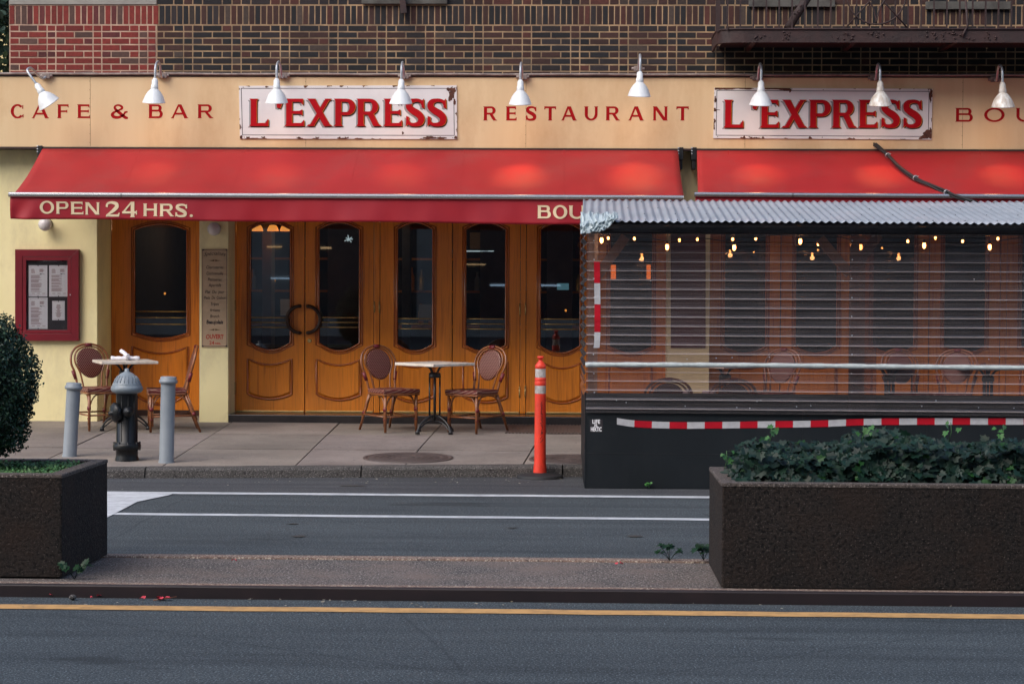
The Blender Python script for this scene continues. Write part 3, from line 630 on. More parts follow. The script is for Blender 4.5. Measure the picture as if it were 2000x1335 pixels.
def door(u0, u1, g0, g1, gc, gm, p0, p1, pt, pm, pb, pbm, v_bot, Y, glass_top=(448, 434), rails=None, kick=None, hinge=(), strip=True):
    """u0..u1 door, g0..g1 glass columns, gc/gm rows of its bottom corner / middle, p* the raised lower panel"""
    uc = (u0 + u1) / 2
    X = lambda u: Xp(u, Y, 600); Z = lambda v: at(uc, v, Y).z
    mb = MB(); x0, x1 = X(u0) + .003, X(u1) - .003; xa, xb = X(g0), X(g1); zb, ztop = Z(v_bot), Z(426)
    zc, zm = Z(gc), Z(gm); tc, tm = Z(glass_top[0]), Z(glass_top[1]); N = 16; xm = (xa + xb) / 2; hw = (xb - xa) / 2
    lo = lambda x: zm + (zc - zm) * ((x - xm) / hw) ** 2; hi = lambda x: tm + (tc - tm) * ((x - xm) / hw) ** 2
    th = .05
    mb.box((x0, Y, zb), (xa, Y + th, ztop)); mb.box((xb, Y, zb), (x1, Y + th, ztop))
    xs = [xa + (xb - xa) * i / N for i in range(N + 1)]
    mb.prism([(xa, zb), (xb, zb)] + [(x, lo(x)) for x in reversed(xs)], Y, Y + th)
    mb.prism([(x, hi(x)) for x in xs] + [(xb, ztop), (xa, ztop)], Y, Y + th)
    d = build(mb, 'door', 'wood', bld)
    # moulding round the pane
    loop = [(x, lo(x)) for x in xs] + [(x, hi(x)) for x in reversed(xs)]
    mb = MB(); mb.tube([(x, Y - .004, z) for x, z in loop], .013, 8, closed=True)
    cx, cz = xm, (zm + tm) / 2
    out = [(x + (.028 if x > xm + .9 * hw else -.028 if x < xm - .9 * hw else 0), z + (-.028 if z < cz else .028)) for x, z in loop]
    mb.tube([(x, Y - .002, z) for x, z in out], .008, 6, closed=True)
    build(mb, 'glazing_moulding', 'wood_d', d)
    mb = MB(); mb.prism([(x, lo(x) - .008) for x in xs] + [(x, hi(x) + .008) for x in reversed(xs)], Y + .022, Y + .028); build(mb, 'pane', 'glass', d)
    # raised panel
    xa2, xb2 = X(p0), X(p1); xm2 = (xa2 + xb2) / 2; h2 = (xb2 - xa2) / 2; a, b2, c, e = Z(pt), Z(pm), Z(pb), Z(pbm)
    xs2 = [xa2 + (xb2 - xa2) * i / N for i in range(N + 1)]
    top = [(x, b2 + (a - b2) * ((x - xm2) / h2) ** 2) for x in xs2]; bot = [(x, e + (c - e) * ((x - xm2) / h2) ** 2) for x in xs2]
    lp = bot + top[::-1]; czp = (a + c) / 2
    def inset(k): return [(xm2 + (x - xm2) * (1 - k / h2), z + (k if i <= N else -k)) for i, (x, z) in enumerate(lp)]
    mb = MB(); i1 = inset(.010); i2 = inset(.030); n = len(lp)
    vs = [(x, Y - .001, z) for x, z in i1] + [(x, Y - .020, z) for x, z in i2]
    mb.add(vs, [(i, (i + 1) % n, n + (i + 1) % n, n + i) for i in range(n)] + [tuple(range(n, 2 * n))])
    pn = build(mb, 'raised_panel', 'wood', d)
    mb = MB(); mb.tube([(x, Y - .004, z) for x, z in lp], .011, 8, closed=True); build(mb, 'panel_moulding', 'wood_d', d)
    if rails:
        for v in rails:
            mb = MB(); mb.tube([(xa + .002, Y + .012, Z(v)), (xb - .002, Y + .012, Z(v))], .006, 8)
            build(mb, 'guard_rail', 'brass', d)
    if kick:
        mb = MB(); mb.box((x0 + .002, Y - .006, zb + .001), (x1 - .002, Y - .0005, Z(kick))); build(mb, 'kick_plate', 'kick', d)
    elif strip:
        mb = MB(); mb.box((x0 + .004, Y - .012, zb - .004), (x1 - .004, Y - .0005, zb + .016)); build(mb, 'sill_strip', 'brass', d, bevel=.003)
    for u, v0, v1 in hinge:
        mb = MB(); x = X(u); mb.tube([(x, Y - .012, Z(v0)), (x, Y - .012, Z(v1))], .008, 10)
        for k in (.25, .5, .75): z = Z(v0) + (Z(v1) - Z(v0)) * k; mb.tube([(x, Y - .012, z - .004), (x, Y - .012, z + .004)], .0095, 10)
        build(mb, 'hinge', 'brass', d)
    return d
RL = (620, 629.5, 639)
door(218, 389.5, 262, 366, 650, 661, 258, 368, 676, 690, 766, 790, 824, YL, (449, 437), (608, 620, 633), kick=800)
dA = door(461, 595, 488, 568, 669, 684, 483.5, 570, 700, 712, 769, 779, 804, YD, rails=RL, hinge=((459, 586, 606), (459, 746, 770)))
dB = door(596, 730, 622, 703, 669, 685.5, 618.5, 705.5, 701, 713, 770, 781, 804.5, YD, rails=RL, hinge=((731.5, 588, 610),))
door(742, 883, 775, 846, 672, 686, 772, 848, 705, 717, 774, 785, 805.5, YD, rails=(622, 632, 642), hinge=((741, 589, 611), (741, 756, 776)))
door(884, 1016, 908.5, 988.5, 674, 687, 905, 992, 706, 716, 775, 786, 806, YD, rails=(622.5, 632.5, 642.5), hinge=((1015.5, 592, 616), (1015.5, 753, 776)))
door(1027.5, 1161, 1054, 1134, 675, 690, 1059, 1137, 707, 719, 776, 787, 807, YD, rails=(623, 633, 643), hinge=((1026.5, 592, 616), (1026.5, 753, 776)))
for u0, u1 in ((1162, 1303), (1386, 1524), (1525, 1663), (1676, 1814), (1815, 1953), (1966, 2104), (2105, 2243)):
    w = u1 - u0; door(u0, u1, u0 + w * .2, u1 - w * .2, 676, 690, u0 + w * .2, u1 - w * .2, 708, 720, 777, 789, 809, YD, rails=None)
# mullions
for u0, u1 in ((447, 460.5), (730.5, 741.5), (1016.5, 1027), (1664, 1675.5), (1954, 1965.5)):
    q = MB(); q.box((Xp(u0, YD, 600), YD - .006, Zp(807, YD)), (Xp(u1, YD, 600), YD + .05, ztr)); build(q, 'mullion', 'wood', bld, bevel=.004)
q = MB(); q.box((Xp(190, YB, 600) + .13 if False else Xp(212, YL, 600), YL - .006, swz(YL)), (Xp(217.5, YL, 600), YL + .05, Zp(426, YL, 300))); build(q, 'mullion', 'wood', bld, bevel=.004)
# handles
for s, u in ((-1, 588), (1, 600)):
    mb = MB(); c = at(u, 623.5, YD); pts = []
    for i in range(25):
        a = -PI / 2 + PI * i / 24; pts.append((c.x + s * .152 * cos(a), YD - .055, c.z + .150 * sin(a)))
    mb.tube(pts, .025, 12, flat=.8)
    for z in (-.150, .150): mb.tube([(c.x + s * .012, YD - .05, c.z + z), (c.x + s * .012, YD, c.z + z)], .02, 10)
    build(mb, 'pull_handle', 'bronze', dA if s < 0 else dB)
mb = MB(); c = at(604.5, 665, YD); mb.lathe([(.024, 0), (.024, .006), (.016, .010), (.012, .008), (.0001, .008)], 20, Matrix.Translation(c) @ Matrix.Rotation(PI / 2, 4, 'X')); build(mb, 'lock_cylinder', 'brass', dB)
# steps
q = MB(); q.box((Xp(446, YB, 600) + .004, YB - .03, swz(YB) - .05), (Xp(1302, YB, 600), YD + .06, Zp(805.5, YD) - .012)); build(q, 'step', 'step', bld, bevel=.006)
q = MB(); q.box((Xp(1387, YB, 600) + .004, YB - .03, swz(YB) - .05), (xr, YD + .06, Zp(808, YD) - .012)); build(q, 'step', 'step', bld, bevel=.006)
q = MB(); q.box((Xp(190, YB, 600) + .004, YL - .06, swz(YL) - .05), (Xp(389, YB, 600), YL + .06, at(300, 824, YL).z - .004)); build(q, 'threshold', 'step', bld, bevel=.006)

# interior furnishing, dim
q = MB()
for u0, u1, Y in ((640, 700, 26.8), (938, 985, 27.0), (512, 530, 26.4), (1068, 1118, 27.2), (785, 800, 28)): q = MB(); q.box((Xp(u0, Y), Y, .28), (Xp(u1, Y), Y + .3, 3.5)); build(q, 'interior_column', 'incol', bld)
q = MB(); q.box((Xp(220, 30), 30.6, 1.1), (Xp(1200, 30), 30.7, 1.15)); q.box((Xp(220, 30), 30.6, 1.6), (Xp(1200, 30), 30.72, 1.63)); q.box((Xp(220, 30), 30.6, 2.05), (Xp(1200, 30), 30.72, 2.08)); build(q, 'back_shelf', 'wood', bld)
rb = random.Random(12)
for k in range(46):
    q = MB(); x = rb.uniform(Xp(230, 30), Xp(1150, 30)); z = rb.choice([1.15, 1.63, 2.08]); h_ = rb.uniform(.22, .32)
    q.lathe([(.04, 0), (.04, h_ * .6), (.015, h_ * .8), (.015, h_), (.001, h_)], 10, Matrix.Translation((x, 30.55, z))); build(q, 'bottle', rb.choice(['incol', 'brass', 'poster', 'hyd_grey', 'wood']), bld)
for u, v in ((560, 600), (655, 596), (830, 610), (310, 600), (930, 470), (700, 500)): q = MB(); rbox(q, u - 12, v - 16, u + 12, v + 16, 28.4 if u < 600 else 29.4, .02, 0); build(q, 'wall_picture', rb.choice(['paper', 'incol', 'spec']), bld)
# interior lit bits
for i, (u, g) in enumerate(((503, 'leftmost'), (533, 'middle'), (558, 'rightmost'))):
    c = at(u, 449, 26.2); mb = MB()
    t = thing('pendant_lamp', '%s of three lit amber pendant shades behind the left pane of the double door' % g, 'pendant lamp', c, 0, 'amber pendant shades inside the restaurant')
    mb.lathe([(.012, .06), (.04, .055), (.058, .03), (.070, -.010), (.068, -.014)], 20); build(mb, 'lamp_shade', 'shade_lit', t, world=False)
    mb = MB(); mb.tube([(0, 0, .06), (0, 0, 3.5 - c.z)], .004, 6); build(mb, 'cord', 'black', t, world=False)
def deco(name, u0, v0, u1, v1, Y, mat, label, cat, d=.03):
    mb = MB(); rbox(mb, u0, v0, u1, v1, Y, d1=d); c = at((u0 + u1) / 2, v1, Y); return tag(build(mb, name, mat, loc=c, bevel=.003), label, cat)
deco('payment_screen', 1088, 553, 1111, 566, 26.5, 'screen', 'small pale blue lit screen seen through the glass beside the dining shed', 'screen')
deco('fluorescent_tube', 909, 489, 965, 491.6, 27, 'tube', 'thin lit white tube light behind the tall window over the right chair', 'tube light')
mb = MB(); c = at(681, 467, 25.6)
for k in range(7):
    a = k * .9; mb.tube([c, c + Vector((.05 * cos(a) * U(.6, 1.3), 0, .05 * sin(a) * U(.5, 1.1)))], .006, 6)
tag(build(mb, 'star_light', 'tube', loc=c), 'small white star shaped light behind the right double door pane', 'light')
deco('bar_counter', 470, 636, 720, 700, 28.5, 'inwall', 'dark bar counter seen faintly through the double doors', 'counter', .5)
for k, (u, v) in enumerate(((536, 548), (322, 573), (691, 492), (1105, 606))):
    mb = MB(); c = at(u, v, 27.0); mb.sphere((0, 0, 0), .013, 8, 1.2); mb.v = [p + c for p in mb.v]
    tag(build(mb, 'candle_light', 'shade_lit', loc=c), ['tiny orange light glowing behind the left half of the double door', 'tiny orange light glowing behind the single left door', 'tiny orange light glowing high behind the right half of the double door', 'tiny orange light glowing behind the door next to the shed'][k], 'light')
for k, (u0, u1) in enumerate(((1193, 1203), (1263, 1271))):
    deco('wall_sconce', u0, 517, u1, 545, 26.0, 'sconce', ['wider orange lit wall lamp behind the clear sheet near the striped vertical tape', 'narrow orange lit wall lamp behind the clear sheet between tape and cream pier'][k], 'wall lamp', .06)
q = MB(); rbox(q, 1310, 455, 1378, 679, YB, .02, -.001); tag(build(q, 'menu_board', 'poster', loc=at(1344, 679, YB), bevel=.004), 'dark red menu board on the cream pier behind the clear shed sheet', 'menu board')
# ------------------------------------------------------------------ awnings
YA0, YA1 = 23.93, 22.8
def awning(xl0, xl1, xr0, xr1, ubl, vbl, ubr, vbr, vvl, vvr, label, text, seams):
    """back edge left/right x, front edge; front bar rows; valance bottom rows"""
    pl = at(ubl, vbl, YA1); pr = at(ubr, vbr, YA1); zb = Zp(293, YA0)
    t = thing('awning', label, 'awning', ((xl0 + xr0) / 2, YA0, zb), 0, 'red awnings under the sign band')
    mb = MB(); mb.sm = True; nx, ny = 90, 12; vs = []
    def zf(x): return pl.z + (pr.z - pl.z) * (x - pl.x) / (pr.x - pl.x) + .02
    for j in range(ny + 1):
        f = j / ny; y = YA0 + (YA1 - YA0) * f
        for i in range(nx + 1):
            g = i / nx; xa = xl0 + (xl1 - xl0) * f; xb = xr0 + (xr1 - xr0) * f; x = xa + (xb - xa) * g
            z = zb + (zf(x) - zb) * f - .035 * sin(PI * f) + (.010 * sin(x * 2.9 + f * 3) + .006 * sin(x * 6.1 - f * 5)) * sin(PI * f) + .004 * sin(x * 13 + 2 + f * 4) * f * (1 - f) * 4 + .005 * max(0, cos(x * 5.236 + .3)) ** 20 * sin(PI * f)
            vs.append((x, y, z))
    w = nx + 1; mb.add(vs, [(j * w + i, (j + 1) * w + i, (j + 1) * w + i + 1, j * w + i + 1) for j in range(ny) for i in range(nx)])
    build(mb, 'canopy', 'awning', t, solid=.004)
    for g in seams:
        mb = MB(); pts = []
        for j in range(ny + 1):
            i = int(g * nx); v = Vector(vs[j * w + i]); pts.append(v + Vector((0, 0, .004)))
        L = []
        for p in pts: L += [p + Vector((-.006, 0, -.002)), p + Vector((.006, 0, -.002))]
        mb.add(L, [(2 * k, 2 * k + 2, 2 * k + 3, 2 * k + 1) for k in range(len(pts) - 1)]); build(mb, 'seam', 'awning', t)
    mb = MB(); a = Vector((pl.x - .01, YA1 - .012, pl.z)); b = Vector((pr.x + .01, YA1 - .012, pr.z)); n = 12
    prof = [(.024 * cos(q) - .004, .026 * sin(q)) for q in [2 * PI * i / 14 for i in range(14)]]
    L = []
    for e in (a, b): L += [e + Vector((0, y, z)) for y, z in prof]
    k = len(prof); mb.add(L, [(j, k + j, k + (j + 1) % k, (j + 1) % k) for j in range(k)] + [tuple(range(k - 1, -1, -1)), tuple(range(k, 2 * k))])
    jt = a.lerp(b, .168); mb.box((jt.x, jt.y - .034, jt.z - .03), (jt.x + .008, jt.y - .029, jt.z + .02)); mb.mi[-6:] = [1] * 6
    build(mb, 'front_bar', ['alu', 'black'], t, bevel=.004)
    # valance
    ql = at(ubl, vvl, YA1); qr = at(ubr, vvr, YA1)
    def yw(x, z=0):
        e = max(0, 1 - (x - pl.x) / .45); f = max(0, min(1, ((pl.z - .03) - z) / .25)) if z else 1
        return YA1 - .004 + f * (.012 * sin(x * 3.1) + .007 * sin(x * 9.3 + 1 + f) + .003 * sin(x * 23) + .03 * e * sin(x * 22 + f * 2.5) - .01 * e)
    mb = MB(); mb.sm = True; nx = 260; ny = 10; vs = []
    for j in range(ny + 1):
        for i in range(nx + 1):
            g = i / nx; x = pl.x + (pr.x - pl.x) * g
            zt_ = pl.z + (pr.z - pl.z) * g - .018; zb_ = ql.z + (qr.z - ql.z) * g + .005 * sin(x * 2.2) + .006 * sin(x * 9) * max(0, 1 - (x - pl.x) / .5)
            z = zt_ + (zb_ - zt_) * j / ny; vs.append((x, yw(x, z), z))
    w = nx + 1; mb.add(vs, [(j * w + i, (j + 1) * w + i, (j + 1) * w + i + 1, j * w + i + 1) for j in range(ny) for i in range(nx)])
    hem = [(vs[ny * w + i][0], vs[ny * w + i][1] - .001, vs[ny * w + i][2] + .006) for i in range(0, nx + 1, 4)]
    val = build(mb, 'valance', 'valance', t, solid=.003)
    if text:
        for ch, u0, v0, u1, v1 in text: mb = MB(); put_glyph(mb, ch, u0, v0, u1, v1, YA1, z0=.006, T=.235, t=.14, s=.05, warp=yw); build(mb, 'letter', 'awn_text', val)
    for x in (xl0 + .05 if False else xl0 - .03, xr0 + .03):
        mb = MB(); s = 1 if x > xl0 else -1
        mb.box((x - .028, YA0 + .0, zb - .10), (x + .028, YF + .24, zb + .035)); mb.box((x - .02, YA0 + .02, zb - .20), (x + .02, YF + .24, zb - .101))
        for k in range(3): mb.box((x - .034, YA0 - .008, zb + .02 - k * .03), (x - .016, YA0 - .001, zb + .033 - k * .03)); mb.mi[-6:] = [1] * 6
        build(mb, 'bracket', ['black', 'galv'], t, bevel=.004)
    # folding arms below the cloth
    for f in (.18, .82):
        x = xl0 + (xr0 - xl0) * f; mb = MB(); mb.tube([(x, YA0 + .2, zb - .08), (x + .45, YA0 - .45, zb - .33), (x - .05, YA1 + .05, pl.z - .01)], .022, 8); build(mb, 'folding_arm', 'galv', t)
txt1 = [('O', 78, 392.5, 106, 417), ('P', 110.5, 393.5, 134, 417.5), ('E', 139, 394, 163, 418.5), ('N', 167.5, 395, 194, 419), ('2', 207, 394, 234.5, 423), ('4', 239, 394, 268, 424), ('H', 281, 397.5, 307, 422), ('R', 313.5, 398, 340, 422.5), ('S', 343, 398.5, 366.5, 423.5), ('.', 371, 399, 377, 424),
        ('B', 1050.5, 401, 1076, 426.5), ('O', 1080, 401, 1108, 427), ('U', 1112, 401.5, 1141, 427.5), ('C', 1145, 402, 1170, 428)]
awning(-6.01, -6.02, .925, .945, 20, 380, 1333, 386.5, 427.5, 440, 'long red awning on the left lettered OPEN 24 HRS. above the wooden doors', txt1, (.166, .333, .5, .667, .833))
awning(1.13, 1.09, 7.2, 7.2, 1358, 380, 2500, 388, 430, 440, 'red awning on the right with black cables across it, behind the corrugated shed roof', [], (.06, .2, .35, .5, .66))

# cable bundle over the right awning
def awn_pt(u, v, Y): return at(u, v, Y)
base = [(1706, 284, 23.97), (1732, 306, 23.72), (1755, 328, 23.5), (1786, 350, 23.24), (1812, 362, 23.05), (1846, 378, 22.85), (1872, 388, 22.68), (1905, 397, 22.5)]
t = thing('cable_bundle', 'black cables strapped together running diagonally down the right red awning', 'cable', at(1712, 288, 23.9))
for k, (dx, dz) in enumerate(((0, 0), (.018, .012), (-.006, .024))):
    pts = cr([at(u, v, Y) + Vector((dx + .008 * sin(i * 1.3 + k), -.03, dz + .006 * sin(i * 2 + k * 2))) for i, (u, v, Y) in enumerate(base)], 5)
    mb = MB(); mb.tube(pts, .011, 8); build(mb, 'cable', 'rubber', t)
for i in (1, 3, 5):
    u, v, Y = base[i]; c = at(u, v, Y) + Vector((.006, -.03, .012)); d = (at(*base[i + 1]) - at(*base[i - 1])).normalized(); mb = MB()
    mb.tube([c - d * .006, c + d * .006], .031, 12); mb.tube([c, c + Vector((.03, -.03, .02))], .003, 6)
    build(mb, 'cable_tie', 'galv' , t)

# ------------------------------------------------------------------ enamel signs
def sign(c4, brd, letters, label, rustspec):
    Y = YF; a, b, c, d = [at(u, v, Y) for u, v in c4]     # tl tr br bl
    loc = Vector(((a.x + b.x) / 2, Y, d.z)); t = thing('enamel_sign', label, 'sign', loc, 0, 'enamel name signs on the sign band')
    y0, y1 = Y - .014, Y - .001; mb = MB(); mb.hexa([(d.x, y0, d.z), (c.x, y0, c.z), (c.x, y1, c.z), (d.x, y1, d.z), (a.x, y0, a.z), (b.x, y0, b.z), (b.x, y1, b.z), (a.x, y1, a.z)])
    A, B, C, D = [at(u, v, Y) for u, v in brd]; mb.cur = 1; w = .0065; y = y0 - .0006
    for p, q, nx, nz in ((A, B, 0, -1), (B, C, -1, 0), (C, D, 0, 1), (D, A, 1, 0)):
        p2 = Vector((p.x, 0, p.z)); q2 = Vector((q.x, 0, q.z)); m = Vector((nx * w, 0, nz * w)); yy = y - (0 if nz else .0002)
        mb.add([(r.x, yy, r.z) for r in (p2, q2, q2 + m, p2 + m)], [(0, 1, 2, 3)])
    mb.cur = 2; rnd = random.Random(len(label)); kz = 0
    def blob(x, z, r, sx=1, sz=1, tear=.35):
        nonlocal kz; kz += 1; n = 26; ph = rnd.random() * 9
        pts = []
        for i in range(n):
            an = 2 * PI * i / n; rr = r * (1 + tear * (sin(3 * an + ph) * .5 + sin(7 * an + ph * 2) * .35 + rnd.uniform(-.5, .5)))
            px_, pz_ = x + rr * cos(an) * sx, z + rr * sin(an) * sz
            f = (pz_ - d.z) / (a.z - d.z); xl_, xr_ = d.x + (a.x - d.x) * f, c.x + (b.x - c.x) * f
            g = (px_ - d.x) / (c.x - d.x); zl_, zh_ = d.z + (c.z - d.z) * g, a.z + (b.z - a.z) * g
            pts.append((min(max(px_, xl_), xr_), y0 - .0012 - kz * .00004, min(max(pz_, zl_), zh_)))
        mb.add(pts, [tuple(range(n))])
    for u, v, r, sx, sz in rustspec:
        p = at(u, v, Y); blob(p.x, p.z, r / 179.0, sx, sz)
    for k in range(34):
        e = rnd.choice('ttbbblr'); f = rnd.random(); r = rnd.choice([.004, .006, .009, .013]) * (1.3 if e == 'b' else 1)
        if e == 't': p = a.lerp(b, f)
        elif e == 'b': p = d.lerp(c, f)
        elif e == 'l': p = a.lerp(d, f)
        else: p = b.lerp(c, f)
        blob(p.x, p.z, r, 2.0 if e in 'tb' else 1, 1.6 if e in 'lr' else 1, .7)
    for f in (0.02, .98):
        for p in (a.lerp(b, f), d.lerp(c, f), a.lerp(b, .5), d.lerp(c, .5)):
            s = -1 if p.z > (a.z + d.z) / 2 else 1; blob(p.x, p.z + s * .016, .0045, 1, 1, .1)
    build(mb, 'board', ['sign_white', 'sign_black', 'rust'], t)
    # letters: shade, black edge, orange highlight, red face
    for ch, u0, v0, u1, v1 in letters:
        mb = MB()
        for k, (du, dv, zz) in enumerate(((-.018, -.016, .0010), (.013, -.012, .0040), (.0065, -.002, .0070), (0, 0, .0100))): mb.cur = k; put_glyph(mb, ch, u0, v0, u1, v1, y0, du, dv, z0=zz, T=.215, t=.115, s=.055)
        build(mb, 'letter', ['sign_grey', 'sign_black', 'sign_orange', 'sign_red'], t)
    return t
def lets(L, v0, v1): return [(c, u0, v0 + (6 if c == "'" else 0), u1, v1 if c != "'" else v0 + 32) for c, u0, u1 in L]
sign([(467, 168), (892, 167), (893, 272), (469, 271)], [(471, 172.5), (887, 172.5), (888, 265.5), (473.5, 264.5)],
     lets([('L', 490, 524), ("'", 541, 552), ('E', 559, 594), ('X', 602, 646), ('P', 655, 694), ('R', 699, 742), ('E', 752, 785), ('S', 793, 829), ('S', 835, 872)], 193, 246.5),
     "first enamel sign from the left reading L'EXPRESS, big rust patch in its upper right corner",
     [(884, 178, 6, 1, 1.2), (881, 187, 6, .8, 1.6), (888, 200, 3, .8, 2), (877, 175, 4, 1.4, .8), (878, 194, 2.5, 1, 1.5), (471, 268, 3.4, 1, 1), (597, 168, 3.2, 1.3, 1), (667, 168, 3, 1.4, .8), (787, 260, 2.6, .8, 1), (521, 170, 2, 1.5, .8), (840, 269, 5, 2.6, .5), (862, 270, 4, 2.2, .6), (890, 269, 3, 1, 1), (700, 271, 2.6, 3, .5), (500, 271, 3, 4, .5), (773, 225, 1.3, 1.6, .6)])
sign([(1395, 171.5), (1821, 174), (1819, 273), (1393, 270)], [(1399.5, 176.5), (1815, 178.5), (1813, 267.5), (1398, 265)],
     lets([('L', 1416, 1451), ("'", 1470, 1481), ('E', 1487, 1521), ('X', 1529, 1573), ('P', 1582, 1622), ('R', 1627, 1670), ('E', 1679, 1713), ('S', 1721, 1757), ('S', 1764, 1800)], 195, 249.5),
     "second enamel sign reading L'EXPRESS, rusted along its top left edge and bottom right corner",
     [(1811, 263, 9, 1, .9), (1803, 269, 5, 1.8, .6), (1817, 255, 3, .8, 1.6), (1817, 190, 3, .8, 3), (1818, 180, 3, .8, 2), (1405, 173, 4, 2.6, .7), (1425, 173, 4, 3.5, .6), (1455, 172.5, 4.5, 4, .5), (1500, 173, 4, 4.5, .5), (1530, 174, 5, 3.5, .6), (1543, 177, 3, .8, 1.3), (1397, 195, 2.6, .8, 2.5), (1396, 215, 3, 1, 1.2), (1396, 236, 2.2, .8, 1.6), (1453, 269, 3, 1, 1), (1582, 270, 3.4, 1, .9), (1490, 269, 2.2, 1, 1), (1402, 215, 1.5, 3, .4)])

# ------------------------------------------------------------------ gooseneck lamps
def lampshade(mb, t):
    return mb
def make_lamp(label, dirty=False, path=None, hd=None):
    t = thing('gooseneck_lamp', label, 'wall lamp', (0, 0, 0), 0, 'gooseneck lamps over the sign band'); W = 'lampd' if dirty else 'lampw'
    D = .46; top = .165; dn = -.075
    mb = MB(); mb.box((-.045, -.02, -.03), (.045, .02, .028)); mb.tube([(-.07, 0, 0), (.07, 0, 0)], .018, 10); build(mb, 'mounting_box', 'conduit', t, world=False, bevel=.004)
    pts = cr(path or [(0, -.01, -.005), (0, -.07, -.022), (0, -.13, .01), (0, -.20, .09), (0, -.29, top - .045), (0, -.38, top - .06), (0, -D + .005, top - .115), (0, -D, dn)], 7)
    mb = MB(); mb.tube(pts, .013, 10); build(mb, 'arm', 'galv', t, world=False)
    hd = hd or Matrix.Translation((0, -D, dn)) @ Matrix.Rotation(math.radians(-7), 4, 'X')
    mb = MB(); mb.lathe([(.001, .004), (.022, .002), (.026, -.012), (.033, -.016), (.034, -.065), (.038, -.070), (.042, -.115), (.037, -.122), (.001, -.124)], 24, hd); build(mb, 'socket', W, t, world=False)
    mb = MB(); mb.sm = True; n = 40; vs = []; prof = [(.038, -.112, 0), (.050, -.124, 0), (.074, -.150, .1), (.096, -.186, .45), (.110, -.222, .8), (.120, -.252, 1), (.1235, -.258, 1), (.120, -.262, 1)]
    for rr_, z, k in prof:
        for j in range(n):
            a = 2 * PI * j / n; vs.append(hd @ Vector((rr_ * cos(a), rr_ * sin(a), z + k * .034 * sin(a))))
    mb.add(vs, [(i * n + j, (i + 1) * n + j, (i + 1) * n + (j + 1) % n, i * n + (j + 1) % n) for i in range(len(prof) - 1) for j in range(n)])
    build(mb, 'lamp_shade', W, t, world=False, solid=.004)
    mb = MB(); mb.sphere((0, 0, 0), .030, 8, 1.2); mb.v = [hd @ (v + Vector((0, 0, -.165))) for v in mb.v]; build(mb, 'bulb', 'bulb_s', t, world=False)
    return t
LM = [(90, 148.5, 'far left gooseneck lamp bent sideways above the letter A of CAFE', 0), (318, 147.5, 'gooseneck lamp hanging over the word BAR', 0), (553, 148, 'gooseneck lamp hanging over the apostrophe of the first enamel sign', 0),
      (790, 149, 'gooseneck lamp hanging over the second E of the first enamel sign', 0), (1021, 150.5, 'gooseneck lamp hanging over the start of the word RESTAURANT', 0), (1246, 151, 'gooseneck lamp hanging a little higher over the end of the word RESTAURANT', 0),
      (1478, 152, 'gooseneck lamp hanging over the apostrophe of the second enamel sign', 0), (1708, 152.5, 'rust stained gooseneck lamp hanging over the last letters of the second enamel sign', 1), (1943, 155, 'streaky gooseneck lamp hanging over the word BOU at the right end', 1)]
protos = {}
LAMPHEADS = []
for k, (u, v, lab, dirty) in enumerate(LM):
    p = at(u, v, YF - .03)
    if k == 0:
        A = [at(a, b, y) - p for a, b, y in ((90, 149, YF - .03), (83, 154, YF - .10), (72, 145, YF - .22), (61, 133.5, YF - .34), (53.5, 137, YF - .42), (60, 149, YF - .45), (71, 164, YF - .46))]
        d = (at(94, 199, YF - .46) - at(71, 163, YF - .46)).normalized() * -1
        t = make_lamp(lab, False, A, Matrix.Translation(A[-1]) @ Vector((0, 0, 1)).rotation_difference(d).to_matrix().to_4x4())
    elif dirty not in protos: t = protos[dirty] = make_lamp(lab, bool(dirty))
    else: t = copy_tree(protos[dirty]); t['label'] = lab
    t.location = p
    t.rotation_euler = (0, [0, .03, -.01, .01, 0, .03, .02, -.01, -.02][k], [0, 0.02, -.01, .015, -.02, .03, .03, .0, -.01][k])
    if k == 5: t.location = p + Vector((0, 0, .09))
    LAMPHEADS.append(t)
# the highest lamp stands on a short riser
mb = MB(); q = LAMPHEADS[5].location
cd = MB(); z = zf1 + .035
pts = [(xl, YF + .02, Zp(150, YF) + .012), (xr, YF + .02, Zp(150, YF) + .012)]
cd.tube([(xl + i * .5, YF - .02 + .004 * sin(i), zf1 + .028 + .003 * sin(i * 2.1)) for i in range(39)], .0135, 8)
tc_ = thing('electrical_conduit', 'thin pipe feeding the lamps along the top edge of the sign band', 'pipe', (0, YF, zf1)); build(cd, 'pipe', 'conduit', tc_)
w = MB(); w.tube(cr([at(95, 146, YF - .02), at(130, 144.5, YF - .03), at(170, 142, YF - .03), at(190, 143, YF - .03), at(200, 146.5, YF - .02)], 6), .006, 6); build(w, 'loose_wire', 'conduit', tc_)
w = MB(); w.tube([at(1246, 150, YF - .03), at(1246, 138, YF - .03)], .014, 8); build(w, 'riser', 'galv', tc_)

# ------------------------------------------------------------------ wall things
for u, v, lab in ((88, 438, 'white globe wall lamp on the cream wall above the menu case'), (418, 447, 'white globe wall lamp on the narrow cream pier above the lettered panel')):
    c = at(u, v, YB - .12); t = thing('globe_lamp', lab, 'wall lamp', (c.x, YB, c.z), 0, 'globe wall lamps')
    mb = MB(); mb.sphere(c, .074, 12); build(mb, 'globe', 'globe', t)
    mb = MB(); mb.lathe([(.055, 0), (.055, .018), (.035, .03), (.035, .07)], 20, Matrix.Translation((c.x, YB, c.z + .01)) @ Matrix.Rotation(PI / 2, 4, 'X')); build(mb, 'wall_plate', 'black', t)
